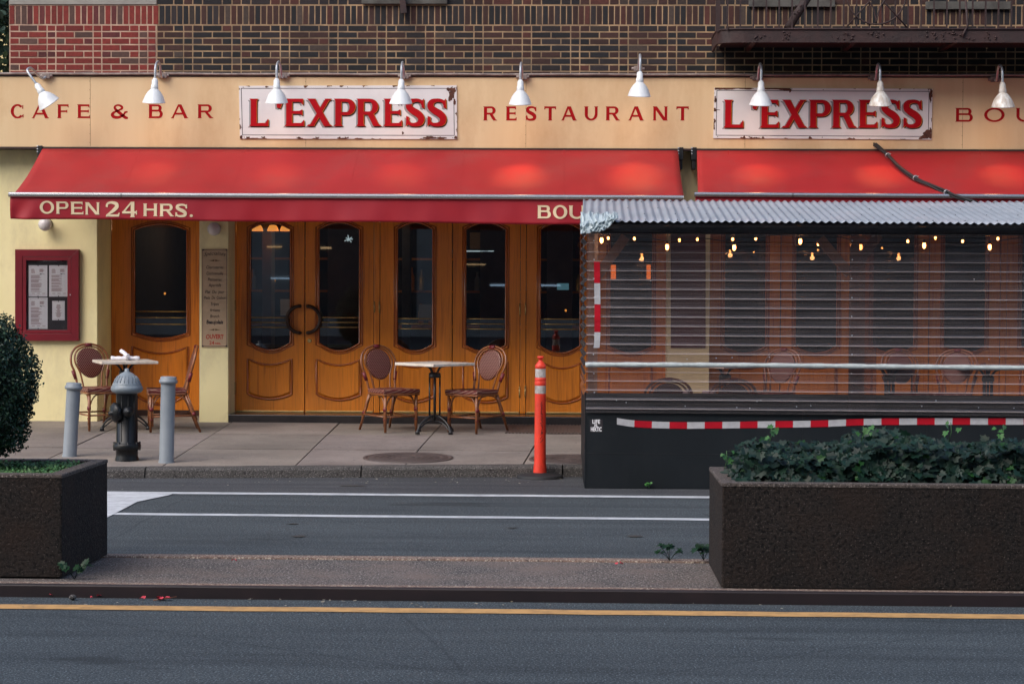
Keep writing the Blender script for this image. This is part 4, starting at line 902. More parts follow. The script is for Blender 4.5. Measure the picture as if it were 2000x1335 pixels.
# menu case
c = at(94, 665, YB); t = thing('menu_case', 'dark red framed glass menu case on the cream wall at the left', 'display case', c)
mb = MB(); Z_ = YB - .055
def fr(u0, v0, u1, v1, i0, j0, i1, j1, Y, d0, d1):
    A = [at(*p, Y) for p in ((u0, v1), (u1, v1), (u1, v0), (u0, v0))]; B = [at(*p, Y) for p in ((i0, j1), (i1, j1), (i1, j0), (i0, j0))]; m = MB(); ya, yb = Y - d0, Y - d1
    for k in range(4):
        a, b, c_, d = A[k], A[(k + 1) % 4], B[(k + 1) % 4], B[k]
        m.hexa([(a.x, ya, a.z), (b.x, ya, b.z), (b.x, yb, b.z), (a.x, yb, a.z), (d.x, ya, d.z), (c_.x, ya, c_.z), (c_.x, yb, c_.z), (d.x, yb, d.z)])
    return m
build(fr(32, 487, 156, 665, 46, 501, 141.5, 651, YB, .060, .001), 'case_frame', 'case_red', t, bevel=.002)
dr = build(fr(46.6, 501.6, 141, 650.4, 53.5, 508.5, 134, 644, YB, .056, .02), 'case_door', 'case_red', t, bevel=.002)
mb = MB(); rbox(mb, 46, 501, 142, 651, YB, .018, -.001); build(mb, 'backing', 'felt', t)
mb = MB(); rbox(mb, 53.7, 508.7, 133.8, 643.8, YB, .046, -.043); build(mb, 'case_glass', 'case_glass', dr)
mb = MB(); p = at(137.3, 575.5, YB - .056); mb.lathe([(.007, 0), (.007, .004), (.001, .004)], 12, Matrix.Translation(p) @ Matrix.Rotation(PI / 2, 4, 'X')); build(mb, 'lock', 'galv', dr)
mb = MB(); a = at(70, 509.8, YB - .035); b = at(124, 509.8, YB - .035); mb.tube([a, b], .008, 8); build(mb, 'strip_light', 'alu', t)
for k, (u0, v0, u1, v1, lab) in enumerate(((56, 518, 92.5, 579, 'printed menu sheet, upper left one in the red menu case'), (96, 518, 133, 579, 'printed menu sheet, upper right one in the red menu case'), (56, 581, 93, 642, 'printed menu sheet, lower left one in the red menu case'), (102, 587.5, 126.5, 625, 'small printed card in the lower right of the red menu case'))):
    Y = YB - .019; c = at((u0 + u1) / 2, v1, Y); tt = thing('menu_sheet', lab, 'menu', c, 0, 'papers pinned in the menu case')
    mb = MB(); rbox(mb, u0, v0, u1, v1, Y, .002, -.0002); mb.cur = 1; Yp = Y - .0028; W_ = u1 - u0; rr = random.Random(k)
    def ln(ua, ub, v, h=.55): rbox(mb, ua, v, ub, v + h, Yp, .0002, 0)
    for ua, ub, va, vb in ((u0 + 2, u1 - 2, v0 + 2.2, v0 + 2.5), (u0 + 2, u1 - 2, v1 - 2.5, v1 - 2.2)): rbox(mb, ua, va, ub, vb, Yp, .0002, 0)
    if k < 3:
        for i in range(9): ln(u0 + 5, u0 + 5 + W_ * U(.15, .22), v0 + 7 + i * 1.0, .45); ln(u0 + W_ * .58, u0 + W_ * U(.75, .85), v0 + 7 + i * .7, .4)
        v = v0 + 19
        while v < v1 - 9:
            for i in range(rr.randint(4, 8)):
                ln(u0 + 4.5, u0 + W_ * rr.uniform(.5, .72), v, .5); v += 1.0
                if v > v1 - 9: break
            v += 1.3
        for i in range(3): ln(u0 + 6 + i * W_ * .28, u0 + 6 + i * W_ * .28 + W_ * .16, v1 - 6.5, .8)
    else:
        for i in range(16): q_ = rr.uniform(2, 6) ; ln((u0 + u1) / 2 - q_, (u0 + u1) / 2 + q_, v0 + 7 + i * 1.6, .8)
    mb.cur = 2; uc = (u0 + u1) / 2
    for v in (v0 + .8, v1 - 1): p = at(uc, v, Y - .004); mb.sphere(p, .005, 6)
    if k < 3:
        for i in range(5): p = at(u0 + W_ * (.62 + .05 * i), v0 + 16.5 + .6 * sin(i * 2), Y - .0032); mb.sphere(p, .006 if i < 2 else .0035, 5, .8)
    build(mb, 'paper', ['paper', 'ink', 'ink_d'], tt)
# lettered panel on the pier
c = at(419, 678, YB); t = thing('specialities_panel', 'narrow tan panel of handwritten French dishes on the cream pier, ending in OUVERT 24 HRS.', 'sign', c)
mb = MB(); rbox(mb, 394, 486, 444.3, 677.5, YB, .014, -.001); mb.cur = 1; Yp = YB - .0146
for a in ((396, 487.6, 442.5, 488.4), (396, 675.2, 442.5, 676)): rbox(mb, *a, Yp, .0003, 0)
for a in ((395.6, 487, 396.2, 676), (442.2, 487, 442.8, 676)): rbox(mb, *a, Yp, .0005, 0)
for u, v in ((396.5, 488), (442, 488), (396, 675.6), (442, 675.6)): mb.sphere(at(u, v, Yp), .009, 6, 1)
Yp = YB - .0150
def sp(txt, v, h, w=None, **k):
    p = at(419.5 + k.pop('du', 0), v, Yp); small_text(m_, txt, p.x, p.z, h / 178, Yp, (w / 178) if w else None, **k)
m_ = mb
sp('Spécialités', 500, 7, 43, shear=.35, arc=.012)
for txt, v, w in (('Charcuteries', 524.5, 34), ('Cochonnaille', 536.5, 33), ('Patisseries', 548.5, 27), ('Aperitifs', 559.5, 25), ('Plat  Du  Jour', 572.5, 38), ('Pieds  De  Cochon', 584, 42), ('Tripes', 596, 16), ('Artisans', 608, 20), ('Brunch', 620, 18)): sp(txt, v, 6, w, shear=.18, bold=.004)
sp('Beaujolais', 632, 7.5, 33, shear=.1, bold=.03)
mb.cur = 2; sp('OUVERT', 662, 8.5, 35, bold=.03, arc=.006); sp('24', 672.5, 7, 10, du=-6, bold=.02); sp('HRS.', 672.2, 3.6, 11, du=6.5, bold=.03); mb.cur = 3
for v in (508.5, 643.5):
    p = at(419.5, v, Yp)
    for s in (-1, 1):
        mb.add([(p.x + s * .004, Yp - .0004, p.z + .012), (p.x + s * .03, Yp - .0004, p.z + .004), (p.x + s * .072, Yp - .0004, p.z), (p.x + s * .03, Yp - .0004, p.z - .006), (p.x + s * .004, Yp - .0004, p.z - .012)], [(0, 1, 2, 3, 4) if s < 0 else (4, 3, 2, 1, 0)])
build(mb, 'board', ['spec', 'ink_d', 'spec_red', mk('brown_ink', (.14, .08, .04), .7)], t)

# ------------------------------------------------------------------ fire escape
YE = 23.15
t = thing('fire_escape', 'rusty brown iron fire escape balcony over the right half of the sign band', 'fire escape', at(1700, 84, YE))
ze0 = Zp(83, YE, 1500); ze1 = Zp(58, YE, 1500); xe = Xp(1412, YE, 70); xe2 = 7.4
mb = MB(); zc = (ze0 + ze1) / 2; hh = (ze1 - ze0) / 2
pts = [(xe - .06, YB - .02), (xe - .06, YE + .30), (xe - .03, YE + .12), (xe + .06, YE + .03), (xe + .22, YE), (xe2, YE)]
pp = cr([(x, y, 0) for x, y in pts[:5]], 5) + [Vector((xe2, YE, 0))]
L = []
for p in pp:
    i = pp.index(p); a = pp[max(0, i - 1)]; b = pp[min(len(pp) - 1, i + 1)]; d = (b - a).normalized(); nrm = Vector((d.y, -d.x, 0)) * -1
    L += [p + Vector((0, 0, ze0)), p + Vector((0, 0, ze1)), p + nrm * .02 + Vector((0, 0, ze1)), p + nrm * .02 + Vector((0, 0, ze0))]
n = len(pp); mb.add(L, [(4 * i + j, 4 * i + 4 + j, 4 * i + 4 + (j + 1) % 4, 4 * i + (j + 1) % 4) for i in range(n - 1) for j in range(4)])
mb.tube([p + Vector((0, -.005, ze1 + .006)) for p in pp], .011, 6)
rn = random.Random(3)
for cx_, w_, m_n in ((1485, 12, 8), (1535, 10, 8), (1645, 22, 12), (1712, 18, 10), (1835, 26, 16), (1880, 26, 12), (1935, 12, 8)):
    for k in range(m_n): p = at(cx_ + rn.uniform(-w_, w_), rn.uniform(62, 78), YE - .004); mb.sphere(p, rn.uniform(.006, .014), 4, .8)
build(mb, 'edge_beam', 'escape', t)
mb = MB(); y = YE + .06
while y < YB - .05: mb.box((xe + .02, y, ze0 + .05), (xe2, y + .047, ze0 + .058)); y += .052
for k in range(6): x = xe + .3 + k * 1.05; mb.box((x, YE + .02, ze0 + .005), (x + .05, YB - .01, ze0 + .049))
build(mb, 'floor_slats', 'escape', t)
u = 1421
while u < 2330:
    x = Xp(u, YE + .01, 30); mb = MB(); mb.box((x - .008, YE + .004, ze1 - .01), (x + .008, YE + .019, ze1 + .85)); build(mb, 'baluster', 'escape', t); u += 25.2
mb = MB(); x = Xp(1403, YE, 30); mb.box((x - .02, YE + .10, ze1 - .01), (x + .025, YE + .145, ze1 + .9)); mb.box((x + .03, YE, ze1 + .84), (xe2, YE + .03, ze1 + .875)); build(mb, 'handrail', 'escape', t)
mb = MB(); a = at(1538, 58, YE + .12); b = at(1612, -60, YE + .5); mb.tube([a, b], .055, 4); p = at(1556, 20, YE + .06)
for k in range(7): q_ = p + Vector((U(-.05, .05), -.02, U(-.06, .06))); mb.sphere(q_, .014, 4)
build(mb, 'stair_stringer', 'escape', t)
mb = MB(); c = at(1712, -10, YE - .004); R1 = 57 / 186
mb.tube([(c.x + R1 * cos(a), c.y, c.z + R1 * sin(a)) for a in [2 * PI * i / 40 for i in range(40)]], .008, 6, closed=True)
for s in (-1, 1):
    mb.tube([at(1712 + s * 62, 57, YE - .004), at(1712 - s * 20, -35, YE - .004)], .009, 6)
    mb.tube(cr([at(1712, 45, YE - .01), at(1712 + s * 7, 15, YE - .01), at(1712 + s * 26, -12, YE - .01)], 6), .008, 6)
build(mb, 'scroll_ornament', 'escape', t)
mb = MB(); mb.tube([at(1886, 0, YE - .02), at(1890, 50, YE - .02), at(1884, 62, YE - .02), at(1880, 72, YE - .02)], .012, 6); build(mb, 'drop_rod', 'escape', t)
t = thing('drain_spout', 'short dark metal downspout hanging at the top edge above the first enamel sign', 'pipe', at(787, 27, YB - .08))
mb = MB(); mb.hexa([tuple(at(783, 27, YB - .13)), tuple(at(795, 26, YB - .13)), tuple(at(795, 26, YB - .03)), tuple(at(783, 27, YB - .03)), tuple(at(777, -30, YB - .13)), tuple(at(789, -30, YB - .13)), tuple(at(789, -30, YB - .03)), tuple(at(777, -30, YB - .03))]); build(mb, 'spout', 'escape', t, bevel=.006)
# ------------------------------------------------------------------ bistro chair (front faces -Y, origin on the ground)
def make_chair(label):
    t = thing('bistro_chair', label, 'chair', (0, 0, 0), 0, 'rattan bistro chairs')
    sh = .455; wf, wb, df, db = .215, .175, -.20, .19
    B = lambda mb, n, m, p=t, **k: build(mb, n, m, p, world=False, **k)
    # seat: rounded trapezoid slab
    out = cr([(-wf + .03, df), (wf - .03, df), (wf, df + .04), (wb + .005, db - .03), (wb - .03, db), (-wb + .03, db), (-wb - .005, db - .03), (-wf, df + .04)], 4, closed=True)
    n = len(out); vs = []
    for k, z in ((.985, sh - .042), (1.0, sh - .034), (1.0, sh - .006), (.975, sh), (.80, sh - .006)): vs += [(p.x * k, p.y * k, z) for p in out]
    mb = MB(); mb.add(vs, [(r * n + i, r * n + (i + 1) % n, (r + 1) * n + (i + 1) % n, (r + 1) * n + i) for r in range(4) for i in range(n)] + [tuple(range(4 * n, 5 * n)), tuple(range(n - 1, -1, -1))])
    B(mb, 'seat', 'weave_s')
    zr_ = sh - .055; mb = MB(); mb.tube([(p.x * .96, p.y * .96, zr_) for p in out], .011, 8, closed=True); B(mb, 'seat_frame', 'rattan')
    yb = lambda z: db + .01 + (z - sh) * .26
    hoop = cr([(-.165, 0, sh - .03), (-.185, 0, .60), (-.215, 0, .70), (-.20, 0, .80), (-.13, 0, .875), (0, 0, .905), (.13, 0, .875), (.20, 0, .80), (.215, 0, .70), (.185, 0, .60), (.165, 0, sh - .03)], 5)
    mb = MB(); mb.tube([(p.x, yb(p.z), p.z) for p in hoop], .0125, 10)
    inn = cr([(-.10, 0, sh - .03), (-.125, 0, .60), (-.170, 0, .71), (-.158, 0, .80), (-.10, 0, .858), (0, 0, .88), (.10, 0, .858), (.158, 0, .80), (.170, 0, .71), (.125, 0, .60), (.10, 0, sh - .03)], 5)
    mb.tube([(p.x, yb(p.z) - .004, p.z) for p in inn], .010, 8)
    B(mb, 'back_frame', 'rattan')
    N = 36; vs = []; c0 = .705
    ov = [(.148 * cos(a) * (1 + .10 * sin(a)), .163 * sin(a)) for a in [2 * PI * i / N for i in range(N)]]
    mb = MB(); off = ((.0, .010), (.0, -.010))
    for k, dy in ((1, .012), (1, -.008), (.9, -.014)): vs += [(x * k, yb(c0 + z * k) + dy, c0 + z * k) for x, z in ov]
    mb.add(vs, [(i, (i + 1) % N, N + (i + 1) % N, N + i) for i in range(N)] + [(N + i, N + (i + 1) % N, 2 * N + (i + 1) % N, 2 * N + i) for i in range(N)] + [tuple(range(2 * N, 3 * N)), tuple(range(N - 1, -1, -1))])
    B(mb, 'backrest', 'weave')
    for s in (-1, 1):
        x = s * (wf - .02); y = df + .025
        mb = MB(); mb.tube([(x, y, sh - .04), (x, y, .001)], [.0155, .0135], 10); mb.tube([(x, y + .022, .36), (x, y + .022, .06)], .009, 8); l = B(mb, 'leg', 'rattan')
        mb = MB()
        for z0, z1 in ((.225, .262), (.13, .14)): mb.tube([(x, y + .008, z0), (x, y + .008, z1)], .0205, 10, flat=1.1)
        B(mb, 'binding', 'bind', l)
        x0, y0 = s * (wb - .02), db - .01; x1, y1 = s * (wb + .015), db + .155
        P_ = lambda f, e=0: (x0 + (x1 - x0) * f, y0 + (y1 - y0) * f + e, (sh - .04) * (1 - f))
        mb = MB(); mb.tube([P_(0), P_(1)], [.0155, .013], 10); mb.tube([P_(.02, .026), P_(.7, .016)], .009, 8); l = B(mb, 'leg', 'rattan')
        mb = MB(); mb.tube([P_(.5, .008), P_(.58, .008)], .0205, 10); B(mb, 'binding', 'bind', l)
    mb = MB(); a = wf - .02; y = df + .03; zt_ = sh - .062
    for s in (-1, 1):
        mb.tube(cr([(s * a, y, .20), (s * (a - .02), y, .30), (s * (a - .07), y, .375), (s * (a - .15), y, zt_)], 6), .008, 8)
        mb.tube(cr([(s * a, y, .20), (s * (a - .005), y + .03, .30), (s * (a - .012), y + .08, .375), (s * (a - .02), y + .17, zt_)], 6), .008, 8)
        mb.tube(cr([(s * (wb + .0), db + .06, .24), (s * (wb - .004), db + .0, .34), (s * (wb - .004), db - .06, .38), (s * (wb), db - .14, zt_)], 6), .008, 8)
    B(mb, 'brace', 'rattan')
    mb = MB(); zs = .165
    mb.tube([(-a, y, zs), (a, y, zs)], .009, 8); mb.tube([(-wb - .01, db + .09, zs + .01), (wb + .01, db + .09, zs + .01)], .009, 8)
    for s in (-1, 1): mb.tube([(s * a, y, zs), (s * (wb + .01), db + .09, zs + .01)], .009, 8)
    B(mb, 'stretcher', 'rattan')
    for s in (-1, 1): mb = MB(); mb.tube([(s * .178, yb(.555), .535), (s * .205, yb(.64), .625)], .0185, 10); B(mb, 'binding', 'bind')
    mb = MB(); mb.tube([(-.035, yb(.90) - .002, .893), (0, yb(.90) - .002, .894), (.035, yb(.90) - .002, .893)], .024, 10)
    B(mb, 'binding', 'bind')
    return t
def place(t, u, v, rz, label, zadd=0, ground=None):
    p = gs(u, v) if ground is None else ground
    t.location = (p.x, p.y, p.z + zadd); t.rotation_euler = (0, 0, rz); t['label'] = label; return t
ch0 = make_chair('x')
r = math.radians
def on(u, Y): return Vector(((u - 1155) * Y / F, Y, swz(Y)))
place(ch0, 0, 0, r(38), 'rattan bistro chair left of the marble table with no napkins, turned half right', ground=on(765, 23.35))
def chair(u, Y, a, lab, z=None):
    c = copy_tree(ch0); g = on(u, Y)
    if z is not None: g.z = z
    return place(c, 0, 0, r(a), lab, ground=g)
chair(925, 23.3, -38, 'rattan bistro chair right of the marble table with no napkins, turned half left')
chair(188, 23.3, 36, 'rattan bistro chair behind the leaning grey post, left of the table with napkins')
chair(320, 23.2, -76, 'rattan bistro chair seen side on behind the upright grey post and the hydrant')
chair(1306, 20.1, 178, 'left of two dark chair backs just inside the shed behind the clear sheet', .04)
chair(1424, 20.1, 184, 'right of two dark chair backs just inside the shed behind the clear sheet', .04)
chair(1502, 23.2, -35, 'woven bistro chair seen dimly through the clear sheet right of the shed table')
chair(1778, 23.2, 20, 'woven bistro chair seen dimly through the clear sheet right of the middle post')
chair(1857, 23.2, -18, 'woven bistro chair nearest the right edge seen dimly through the clear sheet')
def make_table(label, side=.60):
    t = thing('bistro_table', label, 'table', (0, 0, 0), 0, 'marble topped bistro tables')
    B = lambda mb, n, m, p=t, **k: build(mb, n, m, p, world=False, **k)
    h = side / 2; mb = MB(); mb.box((-h, -h, .715), (h, h, .745)); B(mb, 'tabletop', 'marble', bevel=.006)
    mb = MB()
    for sx, sy in ((-1, -1), (1, -1), (1, 1), (-1, 1)): mb.tube([(sx * .038, sy * .038, .60), (sx * .038, sy * .038, .17)], .0095, 8)
    mb.tube([(0, 0, .60), (0, 0, .12)], .014, 8); mb.lathe([(.001, .585), (.062, .585), (.066, .60), (.062, .632), (.05, .64), (.001, .64)], 20)
    for k in range(4):
        a = PI / 4 + k * PI / 2 + PI / 4; mb.tube(cr([(.03 * cos(a), .03 * sin(a), .62), (.05 * cos(a), .05 * sin(a), .66), (.085 * cos(a), .085 * sin(a), .70), (.13 * cos(a), .13 * sin(a), .712)], 4), .012, 8)
    mb.box((-.15, -.02, .705), (.15, .02, .714)); mb.box((-.02, -.15, .7045), (.02, .15, .7135)); B(mb, 'column', 'black')
    for k in range(4):
        a = k * PI / 2; f = lambda rr, z: (rr * cos(a), rr * sin(a), z)
        mb = MB(); mb.tube(cr([f(.0, .185), f(.07, .178), f(.15, .14), f(.215, .085), f(.245, .03)], 6), .011, 8); mb.tube(cr([f(.0, .13), f(.08, .125), f(.15, .098), f(.2, .06), f(.235, .03)], 6), .008, 8)
        mb.lathe([(.001, .04), (.018, .04), (.026, .001), (.001, .001)], 14, Matrix.Translation(Vector(f(.245, 0)))); B(mb, 'leg', 'black')
    return t
tb0 = make_table('marble topped bistro table with a clear top between two chairs, right of the double door')
def ptab(t, u, Y, a, lab=None, z=None):
    g = on(u, Y)
    if z is not None: g.z = z
    t.location = g; t.rotation_euler = (0, 0, r(a))
    if lab: t['label'] = lab
    return t
ptab(tb0, 849, 23.2, 47)
tb1 = ptab(copy_tree(tb0), 238, 23.25, 22, 'marble topped bistro table with rolled napkins behind the fire hydrant')
tb2 = ptab(copy_tree(tb0), 1416, 23.2, 40, 'marble topped bistro table seen behind the two shed chair backs through the clear sheet')
tb3 = ptab(copy_tree(tb0), 1735, 23.2, 5, 'marble topped bistro table left of the dim chairs right of the middle shed post')
tb4 = ptab(copy_tree(tb0), 1925, 23.2, 0, 'marble topped bistro table by the right edge of the photo seen through the clear sheet')
tb5 = ptab(copy_tree(tb0), 1362, 19.95, 0, 'bistro table inside the shed between the two dark chair backs, napkins on it', .05)
def napkin(c, a, tilt, label, L=.13):
    t = thing('napkin_roll', label, 'napkin', c, a, 'rolled white napkins'); mb = MB()
    pts = [(-L + 2 * L * i / 8, .003 * sin(i), .022 + tilt * (i / 8)) for i in range(9)]; mb.tube(pts, [.020 + .003 * sin(i * 2.2) + (.004 if i in (0, 8) else 0) for i in range(9)], 12)
    build(mb, 'cloth_roll', 'napkin', t, world=False, solid=0); mb = MB(); mb.tube([(-L - .003, 0, .022), (-L - .001, 0, .022)], .012, 10); build(mb, 'rolled_edge', 'paper', t, world=False)
g = Vector(tb1.location) + Vector((0, 0, .746))
napkin(g + Vector((-.055, -.02, 0)), .1, 0, 'rolled white napkin lying at the left on the table behind the hydrant', .09)
napkin(g + Vector((.06, .03, 0)), -.15, 0, 'rolled white napkin lying at the right on the table behind the hydrant', .09)
napkin(g + Vector((.0, -.02, .026)), 2.3, .05, 'rolled white napkin laid crosswise on top of two others', .07)
g = Vector(tb5.location) + Vector((0, 0, .746))
napkin(g + Vector((-.09, -.1, 0)), 1.2, .02, 'left rolled napkin on the shed table behind the clear sheet', .07)
napkin(g + Vector((.10, -.12, 0)), -.9, 0, 'right rolled napkin on the shed table behind the clear sheet', .07)

# ------------------------------------------------------------------ street furniture
def bollard(ub, vb, ut, vt, rad, label):
    b = gs(ub, vb - 3); tp = at(ut, vt + 2, b.y); d = (tp - b); L = d.length; d.normalize()
    q = Vector((0, 0, 1)).rotation_difference(d).to_matrix().to_4x4(); Mx = Matrix.Translation(b) @ q
    t = thing('bollard', label, 'bollard', b, 0, 'grey steel posts beside the hydrant')
    mb = MB(); mb.lathe([(rad * 1.15, -.03), (rad * 1.08, .004), (rad, .02), (rad, L - .06)], 32, Mx); build(mb, 'post', 'boll', t)
    mb = MB(); mb.lathe([(rad, L - .066), (rad + .016, L - .062), (rad + .018, L - .035), (rad + .006, L - .028), (rad + .008, L - .008), (rad - .004, L), (.001, L + .004)], 32, Mx); build(mb, 'cap', 'boll', t)
bollard(136, 893, 144.5, 745, .066, 'grey steel post leaning right, left of the fire hydrant')
bollard(325, 905, 329, 733, .068, 'upright grey steel post right of the fire hydrant')
b = gs(248, 898); s = 4300 / b.y; t = thing('fire_hydrant', 'black fire hydrant with a silver bonnet between two grey posts', 'fire hydrant', b)
Mx = Matrix.Translation(b); q = lambda px: px / s
mb = MB(); mb.lathe([(q(23.5), -.02), (q(23), q(4)), (q(21.5), q(8)), (q(21.5), q(20)), (q(27), q(22)), (q(27.5), q(24)), (q(27.5), q(30)), (q(26), q(33)), (q(21), q(36)), (q(20.5), q(130)), (q(22), q(133))], 40, Mx)
for k in range(8):
    a = k * PI / 4 + .3; c = b + Vector((q(24.5) * cos(a), q(24.5) * sin(a), q(27))); mb.tube([c - Vector((0, 0, .035)), c + Vector((0, 0, .045))], .011, 6)
for k in range(10):
    a = k * PI / 5; c = b + Vector((q(20.8) * cos(a), q(20.8) * sin(a), q(38))); mb.tube([c, c + Vector((0, 0, q(90)))], .0035, 5)
build(mb, 'barrel', 'hyd_black', t)
mb = MB(); mb.lathe([(q(22), q(132)), (q(28), q(134)), (q(31), q(138)), (q(31.5), q(142)), (q(30), q(146)), (q(28), q(147.5)), (q(28.5), q(150)), (q(26), q(153)), (q(22.5), q(160)), (q(18), q(166)), (q(12), q(171)), (q(5.5), q(174)), (q(4.5), q(175)), (q(4), q(180)), (q(3), q(180.5)), (.001, q(181))], 40, Mx)
for k in range(20):
    a = k * PI / 10; mb.tube([b + Vector((q(rr + .2) * cos(a), q(rr + .2) * sin(a), q(z))) for rr, z in ((26, 153), (22.5, 160), (18, 166))], .004, 5)
build(mb, 'bonnet', 'hyd_grey', t)
def nozzle(d, z, r0, ln, rc, name, capm='hyd_black', nut=True):
    d = Vector(d).normalized(); q_ = Vector((0, 0, 1)).rotation_difference(d).to_matrix().to_4x4(); M4 = Matrix.Translation(b + Vector((0, 0, z))) @ q_
    mb = MB(); mb.lathe([(r0, 0), (r0, ln), (r0 * 1.12, ln + .004), (r0 * 1.12, ln + .018)], 28, M4)
    mb.lathe([(rc * .98, ln + .012), (rc, ln + .02), (rc, ln + .04), (rc * .86, ln + .058), (rc * .55, ln + .072), (.022, ln + .078), (.018, ln + .10), (.001, ln + .10)], 28, M4)
    for k in range(16): a = k * PI / 8; mb.tube([M4 @ Vector((rc * cos(a), rc * sin(a), ln + .018)), M4 @ Vector((rc * cos(a), rc * sin(a), ln + .042))], .004, 5)
    build(mb, name, capm, t)
nozzle((-.80, -.60, -.12), q(97), .070, .085, .094, 'pumper_nozzle'); nozzle((.30, -.95, 0), q(97), .036, .095, .050, 'hose_nozzle')
# orange post
b = Vector(((1056 - 1155) * 20.24 / F, 20.24, 0)); t = thing('delineator_post', 'orange plastic post with two silver bands and black scribble on a black base', 'traffic post', b)
zz = lambda y: H - (y - 533) / 212.5
Mx = Matrix.Translation((b.x, b.y, 0)); mb = MB(); mb.lathe([(.215, .001), (.212, .022), (.19, .034), (.10, .040), (.075, .052), (.001, .052)], 36, Mx); build(mb, 'base', 'rubber', t)
mb = MB(); mb.lathe([(.062, .052), (.058, zz(912)), (.054, zz(906)), (.051, zz(780)), (.050, zz(771))], 32, Mx); mb.lathe([(.050, zz(771)), (.0495, zz(756)), (.053, zz(754)), (.054, zz(748)), (.0505, zz(747)), (.054, zz(745)), (.053, zz(741)), (.0465, zz(739.5)), (.0465, zz(722.5)), (.050, zz(721.5)), (.050, zz(715)), (.036, zz(712.5)), (.034, zz(710)), (.020, zz(709)), (.018, zz(703)), (.030, zz(702)), (.032, zz(700)), (.028, zz(698)), (.001, zz(697.5))], 32, Mx)
build(mb, 'post_body', 'orange', t)
for a0, a1, rr in ((771, 755.5, .0512), (739.5, 722.5, .0478)):
    mb = MB(); mb.lathe([(rr, zz(a0)), (rr, zz(a1))], 32, Mx); build(mb, 'reflective_band', 'refl', t)
mb = MB(); rn = random.Random(11); pts = []; yy = 786
while yy < 872:
    px_ = U(-.006, .022); rr = .0535; a = -PI / 2 + px_ / rr * 1.0 + .1
    pts.append((b.x + rr * cos(a), b.y + rr * sin(a), zz(yy))); yy += U(-1.2, 3.4)
for k in range(0, len(pts) - 6, 6): mb.tube(cr(pts[k:k + 6], 3), .0017, 5)
build(mb, 'scribble', 'ink_d', t)

# ------------------------------------------------------------------ dining shed
YS = 19.3; xf = (1146 - 1155) * YS / F; xbk = (1138.5 - 1155) * 21.2 / F; XR = 5.6
shed = thing('dining_shed', 'dark roadside dining shed with clear corrugated front and corrugated metal roof', 'shed', (2.5, YS, 0))
zS = lambda v, Y=YS: at(1300, v, Y).z
zb_top = zS(768)
mb = MB(); mb.box((xf + .0, YS, .003), (XR, YS + .03, zb_top)); build(mb, 'front_panel', 'shed_dark', shed, bevel=.003)
mb = MB()
for u in (1545 + 22, 1810, 1998): x = Xp(u, YS, 850); mb.box((x, YS - .0015, .01), (x + .004, YS + .001, zb_top))
mb.box((xf, YS - .0012, zS(886)), (XR, YS - .0002, zS(886) + .004)); build(mb, 'panel_seam', 'black', shed)
def sidehex(y0, y1, z0, z1, th, off=0):
    f = lambda y: xf + (xbk - xf) * (y - YS) / (21.2 - YS) + off
    return [(f(y0) - th, y0, z0), (f(y0), y0, z0), (f(y1), y1, z0), (f(y1) - th, y1, z0), (f(y0) - th, y0, z1), (f(y0), y0, z1), (f(y1), y1, z1), (f(y1) - th, y1, z1)]
mb = MB(); mb.hexa(sidehex(YS - .002, 21.2, .003, zb_top, .012)); build(mb, 'side_panel', 'shed_dark', shed)
mb = MB(); mb.box((xf + .01, YS + .031, .002), (XR, 21.0, .045)); mb.box((xf + .01, 21.001, SW0 + .03), (XR, 21.3, .16)); build(mb, 'floor', 'shed_dark', shed)
mb = MB()
def post(u, w=.09, y=YS + .031, top=437): x = Xp(u, YS, 600); mb.box((x, y, .05), (x + w, y + .09, zS(top)))
post(1149, .05); post(1662, .075); x = XR; mb.box((XR - .1, YS + .031, .05), (XR - .01, YS + .12, zS(437)))
mb.box((xf + .02, 21.05, .17), (xf + .10, 21.13, 2.5)); x = Xp(1672, 21.05, 600); mb.box((x, 21.05, .17), (x + .085, 21.14, 2.5)); mb.box((XR - .1, 21.05, .17), (XR - .01, 21.14, 2.5))
build(mb, 'post', 'wood_s', shed, bevel=.003)
mb = MB(); mb.box((xf + .02, YS + .032, zS(455)), (XR, YS + .075, zS(434))); mb.box((xf + .05, 21.052, 2.36), (XR, 21.12, 2.5))
k = 0
xx = xf + .3
while xx < XR: mb.hexa([(xx, YS + .08, zS(452)), (xx + .04, YS + .08, zS(452)), (xx + .04, 21.04, 2.40), (xx, 21.04, 2.40), (xx, YS + .08, zS(437)), (xx + .04, YS + .08, zS(437)), (xx + .04, 21.04, 2.48), (xx, 21.04, 2.48)]); xx += .8
build(mb, 'roof_beam', 'shed_dark', shed)
mb = MB(); mb.box((xf, YS + .002, zS(457)), (XR, YS + .03, zS(430))); build(mb, 'header', 'shed_dark', shed)
def brace(u0, v0, u1, v1, Y, w, hz=0):
    a, b_ = at(u0, v0, Y), at(u1, v1, Y); d = (b_ - a).normalized(); nn = Vector((d.z, 0, -d.x)) * w / 2; ty = Vector((0, .04, 0))
    mb = MB(); mb.hexa([a - nn, a + nn, a + nn + ty, a - nn + ty, b_ - nn, b_ + nn, b_ + nn + ty, b_ - nn + ty]); build(mb, 'corner_brace', 'wood_s', shed, bevel=.002)
brace(1222, 462, 1166, 540, YS + .045, .085); brace(1716, 458, 1672, 520, YS + .12, .085); brace(1602, 466, 1660, 535, YS + .12, .085)
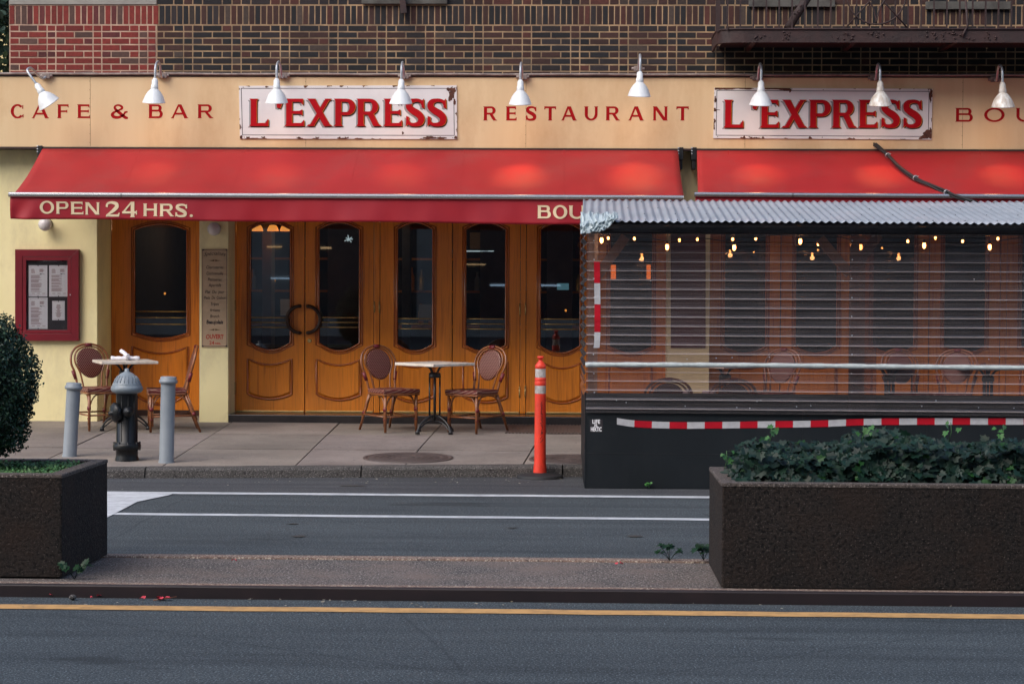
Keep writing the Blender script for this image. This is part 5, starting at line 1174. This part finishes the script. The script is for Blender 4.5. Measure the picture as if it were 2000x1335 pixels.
# clear corrugated sheet
pit_ = 18.0 / (F / (YS - .03)); z1 = zS(435, YS - .03); z0 = zS(807, YS - .03); zc0 = zS(799, YS - .03)
def corr(x0, x1, yoff, z0, z1, name='clear_sheet', nxs=24, waver=1):
    mb = MB(); mb.sm = True; nz = int((z1 - z0) / pit_ * 18); vs = []
    for j in range(nz + 1):
        z = z0 + (z1 - z0) * j / nz
        for i in range(nxs + 1):
            x = x0 + (x1 - x0) * i / nxs; ph = 2 * PI * (z - zc0) / pit_
            vs.append((x, YS - .03 + yoff - .013 * (max(0, cos(ph)) ** 5 + .22 * cos(ph) + .06 * cos(2 * ph + 1)) + .003 * sin(x * 2.1 + z * 1.7), z + .0025 * sin(x * .9 + z * 2)))
    w = nxs + 1; mb.add(vs, [])
    for j in range(nz):
        ph = 2 * PI * (z0 + (z1 - z0) * (j + .5) / nz - zc0) / pit_; crest_glint = max(0, cos(ph)) ** 18 * .36 + max(0, cos(ph + 2.6)) ** 8 * .03; fade = min(1, max(.25, (z1 - z0 - (z1 - z0) * j / nz) / .45))
        mb.col = (1, 1, 1 - crest_glint * fade)  # crest highlights painted as paler diffuse lines on the clear sheet
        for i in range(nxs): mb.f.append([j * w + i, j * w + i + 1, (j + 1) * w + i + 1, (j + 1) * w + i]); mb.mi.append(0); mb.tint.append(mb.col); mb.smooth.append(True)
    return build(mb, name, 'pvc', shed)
xo0 = Xp(1658, YS); xo1 = Xp(1713, YS)
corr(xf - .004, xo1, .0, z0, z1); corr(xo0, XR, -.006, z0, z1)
# side sheet, corrugated and seen almost edge on
mb = MB(); mb.sm = True; nz = 260; vs = []; zl0 = zb_top - .02; zl1 = zS(450)
for j in range(nz + 1):
    z = zl0 + (zl1 - zl0) * j / nz; w_ = .012 * cos(2 * PI * (z - zc0) / pit_)
    for y in (YS - .035, 19.8, 20.4, 21.2): vs.append((xf + (xbk - xf) * (y - YS) / (21.2 - YS) - .016 + w_, y, z))
mb.add(vs, [(j * 4 + i, j * 4 + i + 1, j * 4 + i + 5, j * 4 + i + 4) for j in range(nz) for i in range(3)]); build(mb, 'side_sheet', 'pvc', shed)
# rail
mb = MB(); pts = []; rr = []
for i in range(160):
    x = xf - .01 + (XR - xf) * i / 159; pts.append((x, YS - .075, zS(712) + .0035 * sin(x * 1.3))); rr.append(.021 + .0018 * sin(i * .7) + U(-.0012, .0012))
mb.tube(pts, rr, 12); build(mb, 'wrapped_rail', 'rail', shed)
# fixings
mb = MB(); rn = random.Random(5)
for u in (1160, 1664):
    for v in range(470, 800, 37): mb.sphere(at(u + rn.uniform(-1, 1), v, YS - .046), .006, 5)
for _ in range(26): mb.sphere(at(rn.uniform(1170, 2100), rn.choice([783, 795, 546, 700]) + rn.uniform(-3, 3), YS - .046), .005, 5)
build(mb, 'screw', 'galv', shed)
# tapes
def tape(pts, w, seg, start='w', name='striped_tape', Y=YS - .004, vert=False):
    P3 = cr([tuple(at(u, v, Y)) for u, v in pts], 8); d = [0]
    for a, b_ in zip(P3, P3[1:]): d.append(d[-1] + (b_ - a).length)
    mb = MB(); tot = d[-1]; n = int(tot / .02)
    def pt(s_):
        for i in range(len(d) - 1):
            if s_ <= d[i + 1]: return P3[i].lerp(P3[i + 1], (s_ - d[i]) / (d[i + 1] - d[i]))
        return P3[-1].copy()
    k = 0; s_ = 0; bd = []; rn = random.Random(4)
    while s_ < tot - .005:
        e = min(s_ + seg * (1 if not vert else rn.uniform(.8, 1.3)), tot); m_ = max(2, int((e - s_) / .025)); L = []
        for i in range(m_ + 1):
            p = pt(s_ + (e - s_) * i / m_); o_ = Vector((w / 2, 0, 0)) if vert else Vector((0, 0, w / 2)); p = p + Vector((0, -rn.uniform(0, .003) * (1 if vert else .2) , 0))
            L += [p - o_, p + o_]
        mb.cur = (0 if start == 'w' else 1) if k % 2 == 0 else (1 if start == 'w' else 0)
        mb.add(L, [((2 * i, 2 * i + 1, 2 * i + 3, 2 * i + 2) if vert else (2 * i, 2 * i + 2, 2 * i + 3, 2 * i + 1)) for i in range(m_)]); s_ = e; k += 1
    return build(mb, name, ['tape_w', 'tape_r'], shed, solid=.001)
tape([(1205, 822), (1240, 827), (1310, 830), (1380, 830), (1500, 828.5), (1600, 827), (1720, 823), (2000, 822.5), (2150, 823)], .058, 34.3 / 222.8)
tape([(1166, 511), (1166.5, 566), (1167, 600), (1166.5, 660), (1165, 679)], .052, 45 / 222, 'r', Y=YS - .050, vert=True)
mb = MB(); c = at(1164.5, 843, YS); rbox(mb, 1152, 819, 1177, 843, YS, .0020, -.0001); stk = build(mb, 'sticker', 'ink_d', shed)
mb = MB()
for txt, v, w_, hh_ in (('LIFE', 826.5, 15, 7.5), ('IS.', 832.6, 7, 5), ('HEKTIC', 841.5, 21, 8)):
    p = at(1164.5, v, YS - .0032); small_text(mb, txt, p.x, p.z, hh_ / 223, YS - .0032, w_ / 223, bold=.03)
build(mb, 'sticker_lettering', 'paper', stk)
# roof
YR0, YR1 = 18.95, 21.0; zr0 = at(1500, 433, YR0).z - .004; zr1 = at(1500, 392, YR1).z; xr0 = -.085; pw = 15.5 / (F / YR0)
mb = MB(); mb.sm = True; nx = int((XR + .1 - xr0) / pw * 10); ny = 10; vs = []
for j in range(ny + 1):
    f = j / ny
    for i in range(nx + 1):
        x = xr0 + (XR + .1 - xr0) * i / nx; c_ = cos(2 * PI * (x - xr0) / pw)
        vs.append((x, YR0 + (YR1 - YR0) * f + .006 * sin(x * 1.7) * (j == 0), zr0 + (zr1 - zr0) * f + .0085 * c_ + .004 * sin(x * 1.1 + f * 2) + .002 * sin(x * 7) * (1 - f)))
w = nx + 1; mb.add(vs, [(j * w + i, j * w + i + 1, (j + 1) * w + i + 1, (j + 1) * w + i) for j in range(ny) for i in range(nx)])
roof = build(mb, 'roof', 'roofm', shed, solid=.002)
mb = MB()
for f in (.03, .28, .55, .85):
    k = 0
    while True:
        x = xr0 + pw * (4 * k + 2 * int(f * 10 % 2) + .0); k += 1
        if x > XR: break
        if k > 1: mb.sphere((x, YR0 + (YR1 - YR0) * f, zr0 + (zr1 - zr0) * f + .014), .0055, 4, .7)
build(mb, 'roof_screw', 'black', roof)
rn = random.Random(9); mb = MB(); vs = []; nu, nv = 26, 9
for j in range(nv):
    for i in range(nu):
        u = 1134 + (1208 - 1134) * i / (nu - 1); g = i / (nu - 1); drop = .155 * (1 - g * .25) if g < .62 else .155 * .85 * max(.12, 1 - (g - .62) * 2.6)
        a = at(u, 424, YR0 - .01); f = j / (nv - 1)
        y = YR0 + .10 * (1 - min(1, f * 3)) - .012 - .03 * f + rn.uniform(-.012, .012) * (1 + g * 1.5); z = a.z + .045 * (1 - min(1, f * 3)) - drop * max(0, f - .1) + rn.uniform(-.007, .007) + .010 * cos(2 * PI * (a.x - xr0) / pw) * (1 - f)
        vs.append((a.x + rn.uniform(-.005, .005) - .004 * f, y, z))
mb.add(vs, [(j * nu + i, (j + 1) * nu + i, (j + 1) * nu + i + 1, j * nu + i + 1) for j in range(nv - 1) for i in range(nu - 1)])
fl = build(mb, 'crumpled_flashing', 'foil', roof, solid=.0015)
# string lights
sl = thing('string_lights', 'warm lit bulbs strung under the dining shed roof behind the clear sheet', 'string lights', at(1560, 455, 20))
bl = [(1175, 469, 19.7), (1188, 465, 20.6), (1239, 466, 20.6), (1303, 482, 19.7), (1327, 469, 20.6), (1362, 467, 20.6), (1434, 483, 19.7), (1431, 467, 20.6), (1476, 466, 20.6), (1563, 471, 19.7), (1598, 477, 20.6), (1681, 482, 19.7), (1773, 471, 20.6), (1805, 479, 19.7), (1827, 465, 20.6), (1880, 471, 20.6), (1933, 482, 19.7), (1949, 466, 20.6), (2060, 480, 19.7)]
for u, v, Y in bl:
    c = at(u, v, Y); mb = MB()
    if Y < 20:
        l = bpy.data.lights.new('bulb_light', 'POINT'); l.energy = .55; l.color = (1, .5, .18); l.shadow_soft_size = .03; o = bpy.data.objects.new('bulb_light', l); COL.objects.link(o); o.parent = sl; o.location = c + Vector((0, .02, -.05)) - Vector(sl.location)
    mb.sphere(c, .0155 if Y < 20 else .0115, 7, 1.9 if Y < 20 else 1.3); o = build(mb, 'bulb', 'bulb', sl)
    mb = MB(); mb.tube([c + Vector((0, 0, .022)), c + Vector((0, 0, .05))], .011, 8); build(mb, 'holder', 'black', o)
for Y in (19.7, 20.6):
    q_ = sorted([(u, v) for u, v, y in bl if abs(y - Y) < .35]); mb = MB(); pts = []
    for a, b_ in zip(q_, q_[1:]): A = at(a[0], a[1] - 11, Y); B_ = at(b_[0], b_[1] - 11, Y); pts += [A, (A + B_) / 2 + Vector((0, 0, .03))]
    mb.tube(cr([tuple(p) for p in pts], 3), .004, 5); build(mb, 'cable', 'black', sl)

# ------------------------------------------------------------------ planters
ZM = .0665
def planter(xa, xb, ya, yb, zt_, label, side, tp=.012, ka=0, kb=0):
    t = thing('planter', label, 'planter', ((xa + xb) / 2, ya, ZM), 0, 'concrete planters on the median')
    w = .085; mb = MB()
    o = [(xa, ya), (xb, ya), (xb + kb, yb), (xa + ka, yb)]; i_ = [(xa + w, ya + w), (xb - w, ya + w), (xb + kb - w, yb - w), (xa + ka + w, yb - w)]
    sh_ = lambda p, k: ((p[0] - tp if p[0] > (xa + xb) / 2 else p[0] + tp) if k else p[0], p[1])
    vs = [(*p, ZM) for p in o] + [(*sh_(p, 0), zt_) for p in o] + [(*p, zt_) for p in i_] + [(*p, zt_ - .10) for p in i_]
    fs = [(k, (k + 1) % 4, 4 + (k + 1) % 4, 4 + k) for k in range(4)] + [(4 + k, 4 + (k + 1) % 4, 8 + (k + 1) % 4, 8 + k) for k in range(4)] + [(8 + k, 8 + (k + 1) % 4, 12 + (k + 1) % 4, 12 + k) for k in range(4)]
    mb.add(vs, fs); build(mb, 'trough', 'planter', t, bevel=.012)
    mb = MB(); e = .003; oo = [(xa - e, ya - e), (xb + e, ya - e), (xb + kb + e, yb + e), (xa + ka - e, yb + e)]; ii = [(xa + w + e, ya + w + e), (xb - w - e, ya + w + e), (xb + kb - w - e, yb - w - e), (xa + ka + w + e, yb - w - e)]
    vs = [(*p, zt_ - .018) for p in oo] + [(*p, zt_ + .004) for p in oo] + [(*p, zt_ + .004) for p in ii] + [(*p, zt_ - .06) for p in ii]
    mb.add(vs, fs); build(mb, 'rim', 'rim', t, bevel=.008)
    mb = MB(); mb.add([(xa + w, ya + w, zt_ - .05), (xb - w, ya + w, zt_ - .05), (xb - w, yb - w, zt_ - .05), (xa + w, yb - w, zt_ - .05)], [(0, 1, 2, 3)]); build(mb, 'soil', 'soil', t)
pl0 = at(125, 1125, 13.04).x; pr0 = at(1409, 1145, 12.83).x; zt_ = at(1000, 938, 13.04).z + .0
pl1 = (210 - 1155) * 14.12 / F; ztp = .672
planter(-6.5, pl0, 12.99, 14.06, ztp + .004, 'brown exposed aggregate planter at the left with a clipped round shrub', 1, kb=at(210.5, 1085, 14.06).x - pl0)
planter(pr0, 7, 12.83, 13.88, ztp + .002, 'long dark exposed aggregate planter at the right full of ivy', -1, ka=at(1385, 1000, 13.88).x - pr0)

# ------------------------------------------------------------------ leaves
def leaves(name, mat, parent, N, posf, size, shape, tintf, fold=.18, **kw):
    mb = MB()
    for _ in range(N):
        p, nrm, sc_ = posf(); nrm = nrm.normalized(); a = Vector((U(-1, 1), U(-1, 1), U(-1, 1))); x = a.cross(nrm)
        if x.length < .01: continue
        x.normalize(); y = nrm.cross(x); s_ = size * sc_; mb.col = tintf(p)
        base = [p + x * (sx * s_) + y * (sy * s_) + nrm * (abs(sx) * fold * s_) for sx, sy in shape]
        k = len(base); mid = k // 2
        mb.add(base, [tuple(range(0, mid + 1)), (0,) + tuple(range(mid, k))])
    return build(mb, name, mat, parent, **kw)
OV = [(0, 0), (.32, .3), (.28, .72), (0, 1), (-.28, .72), (-.32, .3)]
IV = [(0, 0), (.22, -.12), (.50, .06), (.33, .30), (.44, .58), (.18, .60), (0, 1.0), (-.18, .60), (-.44, .58), (-.33, .30), (-.50, .06), (-.22, -.12)]
def rdir():
    z = U(-1, 1); a = U(0, 2 * PI); q_ = math.sqrt(1 - z * z); return Vector((q_ * cos(a), q_ * sin(a), z))
# boxwood
bc = Vector((at(-38, 770, 13.6).x, 13.58, 0)); zb0 = at(-38, 905, 13.6).z; zt0 = at(-5, 612, 13.6).z; hz = (zt0 - zb0) / 2; cz = (zt0 + zb0) / 2; RB = (at(76, 790, 13.6).x - bc.x) * .93
t = thing('boxwood_shrub', 'clipped egg shaped dark green boxwood shrub in the left planter', 'shrub', (bc.x, bc.y, ztp - .05))
def bp():
    d = rdir(); lump = 1 + .06 * sin(d.x * 7 + d.z * 5) + .05 * sin(d.y * 11 - d.z * 9 + 1) + .03 * sin(d.x * 23 + d.z * 19)
    k = (1 - abs(U(-1, 1)) ** 2 * .16) * lump * (1 if R_() > .05 else U(1, 1.10))
    wz = 1.0 if d.z < 0 else 1; rx = RB * (1 - .12 * max(0, d.z) ** 1.5)
    return bc + Vector((d.x * rx * k, d.y * rx * k, cz + d.z * hz * k)), d * .7 + rdir() * .8, U(.7, 1.25)
def bt_(p):
    k = U(.45, 1.9); return (k * U(.8, 1.15), k, k * U(.8, 1.1))
leaves('foliage', 'box_leaf', t, 26000, bp, .019, OV, bt_)
mb = MB(); mb.sphere((bc.x, bc.y, cz), 1, 12); mb.v = [Vector((bc.x + (v.x - bc.x) * RB * .80, bc.y + (v.y - bc.y) * RB * .80, cz + (v.z - cz) * hz * .82)) for v in mb.v]; build(mb, 'inner_core', 'core', t)  # solid dark ellipsoid added inside the leaves to block light
mb = MB(); mb.tube([(bc.x, bc.y, ztp - .08), (bc.x, bc.y, cz)], .03, 8); build(mb, 'trunk', 'bark', t)
# ground cover
def gp(): return Vector((U(-4.6, pl0 - .10), U(13.13, 14.0), ztp - .045 + U(0, .045))), Vector((0, -.2, 1)) + rdir() * .8, U(.6, 1.3)
tag(leaves('ground_cover', 'cover_leaf', None, 15000, gp, .020, OV, lambda p: (lambda k: (k * U(.8, 1.2), k, k * .9))(U(.5, 1.6)), loc=(-3.5, 13.5, ztp)), 'low bright green ground cover filling the left planter around the shrub', 'ground cover', kind='stuff')
# ivy
x0i = at(1432, 900, 13.1).x
def ivtop(x, y): return ztp + .165 + .035 * sin(x * 3.1 + y * 2) + .03 * sin(x * 7.3 + 1) + .02 * sin(x * 17 + y * 9) - .12 * max(0, 1 - (x - x0i) / .22) ** 2
def ivp():
    x = U(x0i, 4.4); y = U(12.98, 13.8); f = R_()
    tp = ivtop(x, y)
    if f < .42: z = tp + U(-.03, .02); n = Vector((0, -.45, 1)) + rdir() * .55
    elif f < .9:
        y = 12.97 + abs(U(-1, 1)) ** 2 * .2 + .0; k = R_(); z = ztp - .03 + (tp - ztp + .02) * k; y += .10 * k * k; n = Vector((0, -1, .75)) + rdir() * .6
        if R_() < .05: y -= .05
    else: z = tp + U(-.1, .03); n = Vector((0, -.5, .6)) + rdir()
    return Vector((x, y, z)), n, U(.6, 1.25)
def ivt(p):
    k = U(.55, 1.25); 
    if R_() < .04: return (1.6 * k, 2.4 * k, .7 * k)
    return (k * U(.75, 1.1), k, k * U(.9, 1.3))
tag(leaves('ivy', 'ivy_leaf', None, 5600, ivp, .056, IV, ivt, loc=(2, 13.5, ztp)), 'dark green ivy spilling over the rim of the long right planter', 'ivy', kind='stuff')
mb = MB(); x = x0i + .1
vsI = []; nx = 50
for i in range(nx + 1):
    x = x0i + .12 + (4.5 - x0i) * i / nx
    for y, dz in ((13.04, -.06), (13.10, .5), (13.3, .8), (13.7, .8), (13.78, -.06)): vsI.append((x, y, ztp + (ivtop(x, y) - ztp - .03) * dz if dz > 0 else ztp - .06))
mb.add(vsI, [(i * 5 + j, i * 5 + 5 + j, i * 5 + 6 + j, i * 5 + 1 + j) for i in range(nx) for j in range(4)]); tag(build(mb, 'ivy_core', 'core', loc=(2, 13.5, ztp)), kind='stuff'); bpy.data.objects['ivy_core']['label'] = 'dark sheet inside the ivy bed of the right planter, standing in for shade'; bpy.data.objects['ivy_core']['category'] = 'ivy core'  # smooth dark sheet under the leaves, paints the shade between them
# young ivy shoots
for k, (u, v0, v1, lab) in enumerate(((1682, 832, 862, 'bright green young ivy shoot left of the middle of the right planter'), (1853, 824, 862, 'tallest bright green ivy shoot standing up in front of the striped tape'), (1955, 830, 858, 'bright green ivy shoot nearest the right edge of the photo'), (1415, 880, 915, 'pale ivy shoot at the left corner of the right planter'), (1502, 836, 864, 'thin ivy shoot over the left part of the right planter'))):
    c = at(u, v1, 13.2); tp = at(u + 4, v0, 13.2); t = thing('ivy_shoot', lab, 'ivy shoot', c, 0, 'young ivy shoots'); mb = MB(); mb.tube([c, c.lerp(tp, .5) + Vector((.01, 0, 0)), tp], .0025, 5); build(mb, 'stem', 'cover_leaf', t)
    st = iter(range(99))
    def sp_(): i = next(st); return tp + Vector((U(-.05, .05), U(-.03, .03), -.018 * i)), Vector((U(-.9, .9), -.8, U(.3, 1.2))), U(.6, 1.2)
    leaves('leaves', 'cover_leaf', t, 4, sp_, .042, IV, lambda p: (.8, 1.0, .7))
# weeds
def weed(c, h, n, size, lab, mat='ivy_leaf'):
    t = thing('weed', lab, 'weed', c, 0, 'small weeds in cracks'); mb = MB(); tips = []
    for k in range(n):
        tp = c + Vector((U(-1, 1) * h * .7, U(-1, .2) * h * .5, h * U(.5, 1))); tips.append(tp); mb.tube([c, c.lerp(tp, .5) + Vector((0, 0, h * .1)), tp], .002, 5)
    build(mb, 'stems', mat, t); it = iter(range(999))
    leaves('leaves', mat, t, n * 3, lambda: (random.choice(tips) + rdir() * h * .12, Vector((0, -.6, 1)) + rdir() * .6, U(.7, 1.2)), size, IV, lambda p: (.9, 1.3, .8))
weed(at(1308, 1094, YM1 - .1), .10, 6, .04, 'small dark weed growing in the far crack of the median')
weed(at(1374, 1093, YM1 - .1), .10, 5, .05, 'larger leafy weed beside the back corner of the right planter')
weed(at(1268, 952, YS - .03), .045, 4, .024, 'tiny green weed at the foot of the dark shed panel', 'cover_leaf')
weed(at(136, 1130, 13.0) + Vector((.03, -.0, 0)), .11, 5, .05, 'leafy weed at the front corner of the left planter')
# fallen petals, a pebble
def petal(u, v, lab, n=3, z=.003, s_=.025, Yp=None):
    c = gz(u, v, z); t = MB()
    for k in range(n):
        o = c + Vector((U(-1, 1) * s_, U(-1, 1) * s_, .004)); nn = 6; rr = s_ * U(.4, .9)
        t.add([o + Vector((rr * cos(a) * U(.6, 1), rr * .8 * sin(a), .012 * U(0, 1.5))) for a in [2 * PI * i / nn for i in range(nn)]], [tuple(range(nn))])
    tag(build(t, 'fallen_petal', 'petal', loc=c), lab, 'petal', 'fallen pink petals')
petal(105, 1164, 'fallen pink petal on the road left of the pebble'); petal(188, 1167, 'fallen pink petal on the road just right of the pebble', 2); petal(286, 1169, 'left fallen pink petal of the pair with a twig', 3); petal(318, 1171, 'right fallen pink petal of the pair with a twig', 4, s_=.03)
petal(458, 1096, 'fallen pink petal on the far edge of the median', 2, .082, .02); petal(1210, 1103, 'fallen orange petal on the median near the right planter', 2, .082, .02)
c = gz(142, 1168, .01); mb = MB(); mb.sphere(c + Vector((0, 0, .008)), .022, 8, .7); tag(build(mb, 'pebble', 'kerb', loc=c), 'grey round pebble by the dark steel kerb at the lower left', 'pebble')
mb = MB(); mb.tube([gz(300, 1171, .008), gz(325, 1168, .008), gz(345, 1164, .02)], .003, 5); tag(build(mb, 'twig', 'rattan', loc=gz(320, 1168, 0)), 'thin brown twig beside the fallen petals', 'twig')
mb = MB(); rn = random.Random(21)
for _ in range(150):
    u = rn.uniform(215, 1130) if rn.random() < .6 else rn.uniform(0, 2000); v = rn.gauss(938, 5) if u < 1130 and rn.random() < .6 else rn.gauss(1175, 6)
    c = gz(u, v, .003); s_ = rn.uniform(.004, .014)
    mb.add([c + Vector((s_ * rn.uniform(.5, 1.4) * cos(a), s_ * sin(a), rn.uniform(0, .006))) for a in (0, 1.3, 2.6, 3.9, 5.2)], [(0, 1, 2, 3, 4)])
tag(build(mb, 'street_litter', mk('litter', (.45, .42, .35), .8, (.2, .16, .1), 3)), 'specks of grit and paper scattered along the kerb and gutter', 'litter', kind='stuff')

# ------------------------------------------------------------------ tree beyond the corner
tc0 = Vector((-8.9, 30, 0)); t = thing('street_tree', 'dark green tree behind the left corner of the brick building', 'tree', tc0)
mb = MB(); mb.tube([tc0, tc0 + Vector((.1, 0, 2.4)), tc0 + Vector((.0, 0, 5))], [.2, .16, .1], 10)
for k in range(7): a = k * .9; mb.tube([tc0 + Vector((0, 0, 2.6 + k * .3)), tc0 + Vector((1.0 * cos(a), 1.0 * sin(a), 4 + k * .35)), tc0 + Vector((1.7 * cos(a), 1.7 * sin(a), 5 + k * .3))], [.07, .05, .02], 6)
build(mb, 'trunk', 'bark', t)
cl = [tc0 + Vector((U(-2, 2), U(-1.5, 1.5), U(3.2, 7.0))) for _ in range(80)]
def tp_(): c = random.choice(cl); d = rdir(); return c + d * U(.2, .6), d + Vector((0, 0, .6)) + rdir() * .5, U(.6, 1.3)
leaves('crown', 'tree_leaf', t, 22000, tp_, .12, OV, lambda p: (lambda k: (k, k, k * 1.1))(U(.5, 1.6)))
# building added across the avenue, unseen, to shade fronts and mirror in the panes
ob = thing('added_opposite_building', 'unseen tall stone block across the avenue, added to shade fronts and darken pane reflections', 'building', (0, -16, 0))
build(MB().box((-45, -24, -.05), (45, -16, OPH)), 'wall', 'limestone', ob)
for i in range(18):
    for j in range(6): q = MB(); q.box((-43 + i * 5, -16.05, 5 + j * 4), (-41.2 + i * 5, -15.99, 7.4 + j * 4)); build(q, 'window', 'win_dark', ob)
    q = MB(); q.box((-44 + i * 5, -16.05, .5), (-40.2 + i * 5, -15.99, 3.6)); build(q, 'added_shop_window', 'win_dark', ob)
rl = random.Random(8)
for i in range(26): q = MB(); x = rl.uniform(-25, 20); z = rl.uniform(1.0, 3.4); w_ = rl.uniform(.2, 2.2); q.box((x, -15.98, z), (x + w_, -15.95, z + rl.uniform(.02, .08))); build(q, 'reflection_streak', rl.choice(['streak_warm', 'streak_warm', 'streak_cool']), ob)  # added glowing strips that put reflection streaks into the door panes

# ------------------------------------------------------------------ lights
w = bpy.data.worlds.new('World'); sc.world = w; w.use_nodes = True; n = w.node_tree; bg = n.nodes['Background']
sky = n.nodes.new('ShaderNodeTexSky'); sky.sky_type = 'NISHITA'; sky.sun_disc = False; EL, AZ = math.radians(SEL), math.radians(SAZ)
sky.sun_elevation = EL; sky.sun_rotation = AZ; sky.air_density = 1.0; sky.dust_density = 2.5; sky.ozone_density = 1.0
n.links.new(sky.outputs[0], bg.inputs['Color']); bg.inputs['Strength'].default_value = SKY_S
sd = Vector((sin(AZ) * cos(EL), cos(AZ) * cos(EL), sin(EL)))
L = bpy.data.lights.new('sun', 'SUN'); L.energy = SUN_E; L.angle = math.radians(55); L.color = (1, .95, .9); so = bpy.data.objects.new('sun', L); COL.objects.link(so); so.rotation_euler = sd.to_track_quat('Z', 'Y').to_euler()
pw_ = [0, 10, 10, 11, 30, 34, 20, 24, 18]
for k, t in enumerate(LAMPHEADS):
    if not pw_[k]: continue
    l = bpy.data.lights.new('lamp_light', 'SPOT'); l.energy = pw_[k] * LAMP_K * 1.7; l.color = (1, .46, .17); l.spot_size = math.radians(54); l.spot_blend = 1; l.shadow_soft_size = .03
    o = bpy.data.objects.new('lamp_light', l); COL.objects.link(o); o.parent = t; o.location = (0, -.45, -.34); o.rotation_euler = (math.radians(-6), 0, 0)
    l = bpy.data.lights.new('lamp_glow', 'SPOT'); l.energy = 3.5 * LAMP_K; l.color = (1, .52, .25); l.spot_size = math.radians(160); l.spot_blend = 1; l.shadow_soft_size = .04
    o = bpy.data.objects.new('lamp_glow', l); COL.objects.link(o); o.parent = t; o.location = (0, -.44, -.345); o.rotation_euler = (math.radians(-28 if False else 22), 0, 0)
for x, y, z, e in ((-2.9, 28.0, 2.5, 7), (1.0, 28.5, 2.5, 2), (-4.8, 28.0, 2.5, 3)):  # added point lights without fixtures, brighten the room behind the panes
    l = bpy.data.lights.new('interior_fill', 'POINT'); l.energy = e; l.color = (1, .6, .32); l.shadow_soft_size = .12; o = bpy.data.objects.new('interior_fill', l); COL.objects.link(o); o.location = (x, y, z)
sc.view_settings.view_transform = 'Standard'; sc.view_settings.look = 'None'; sc.view_settings.gamma = 1; sc.view_settings.exposure = EXPO
sc.render.engine = 'CYCLES'; sc.cycles.transparent_max_bounces = 24; sc.cycles.max_bounces = 8
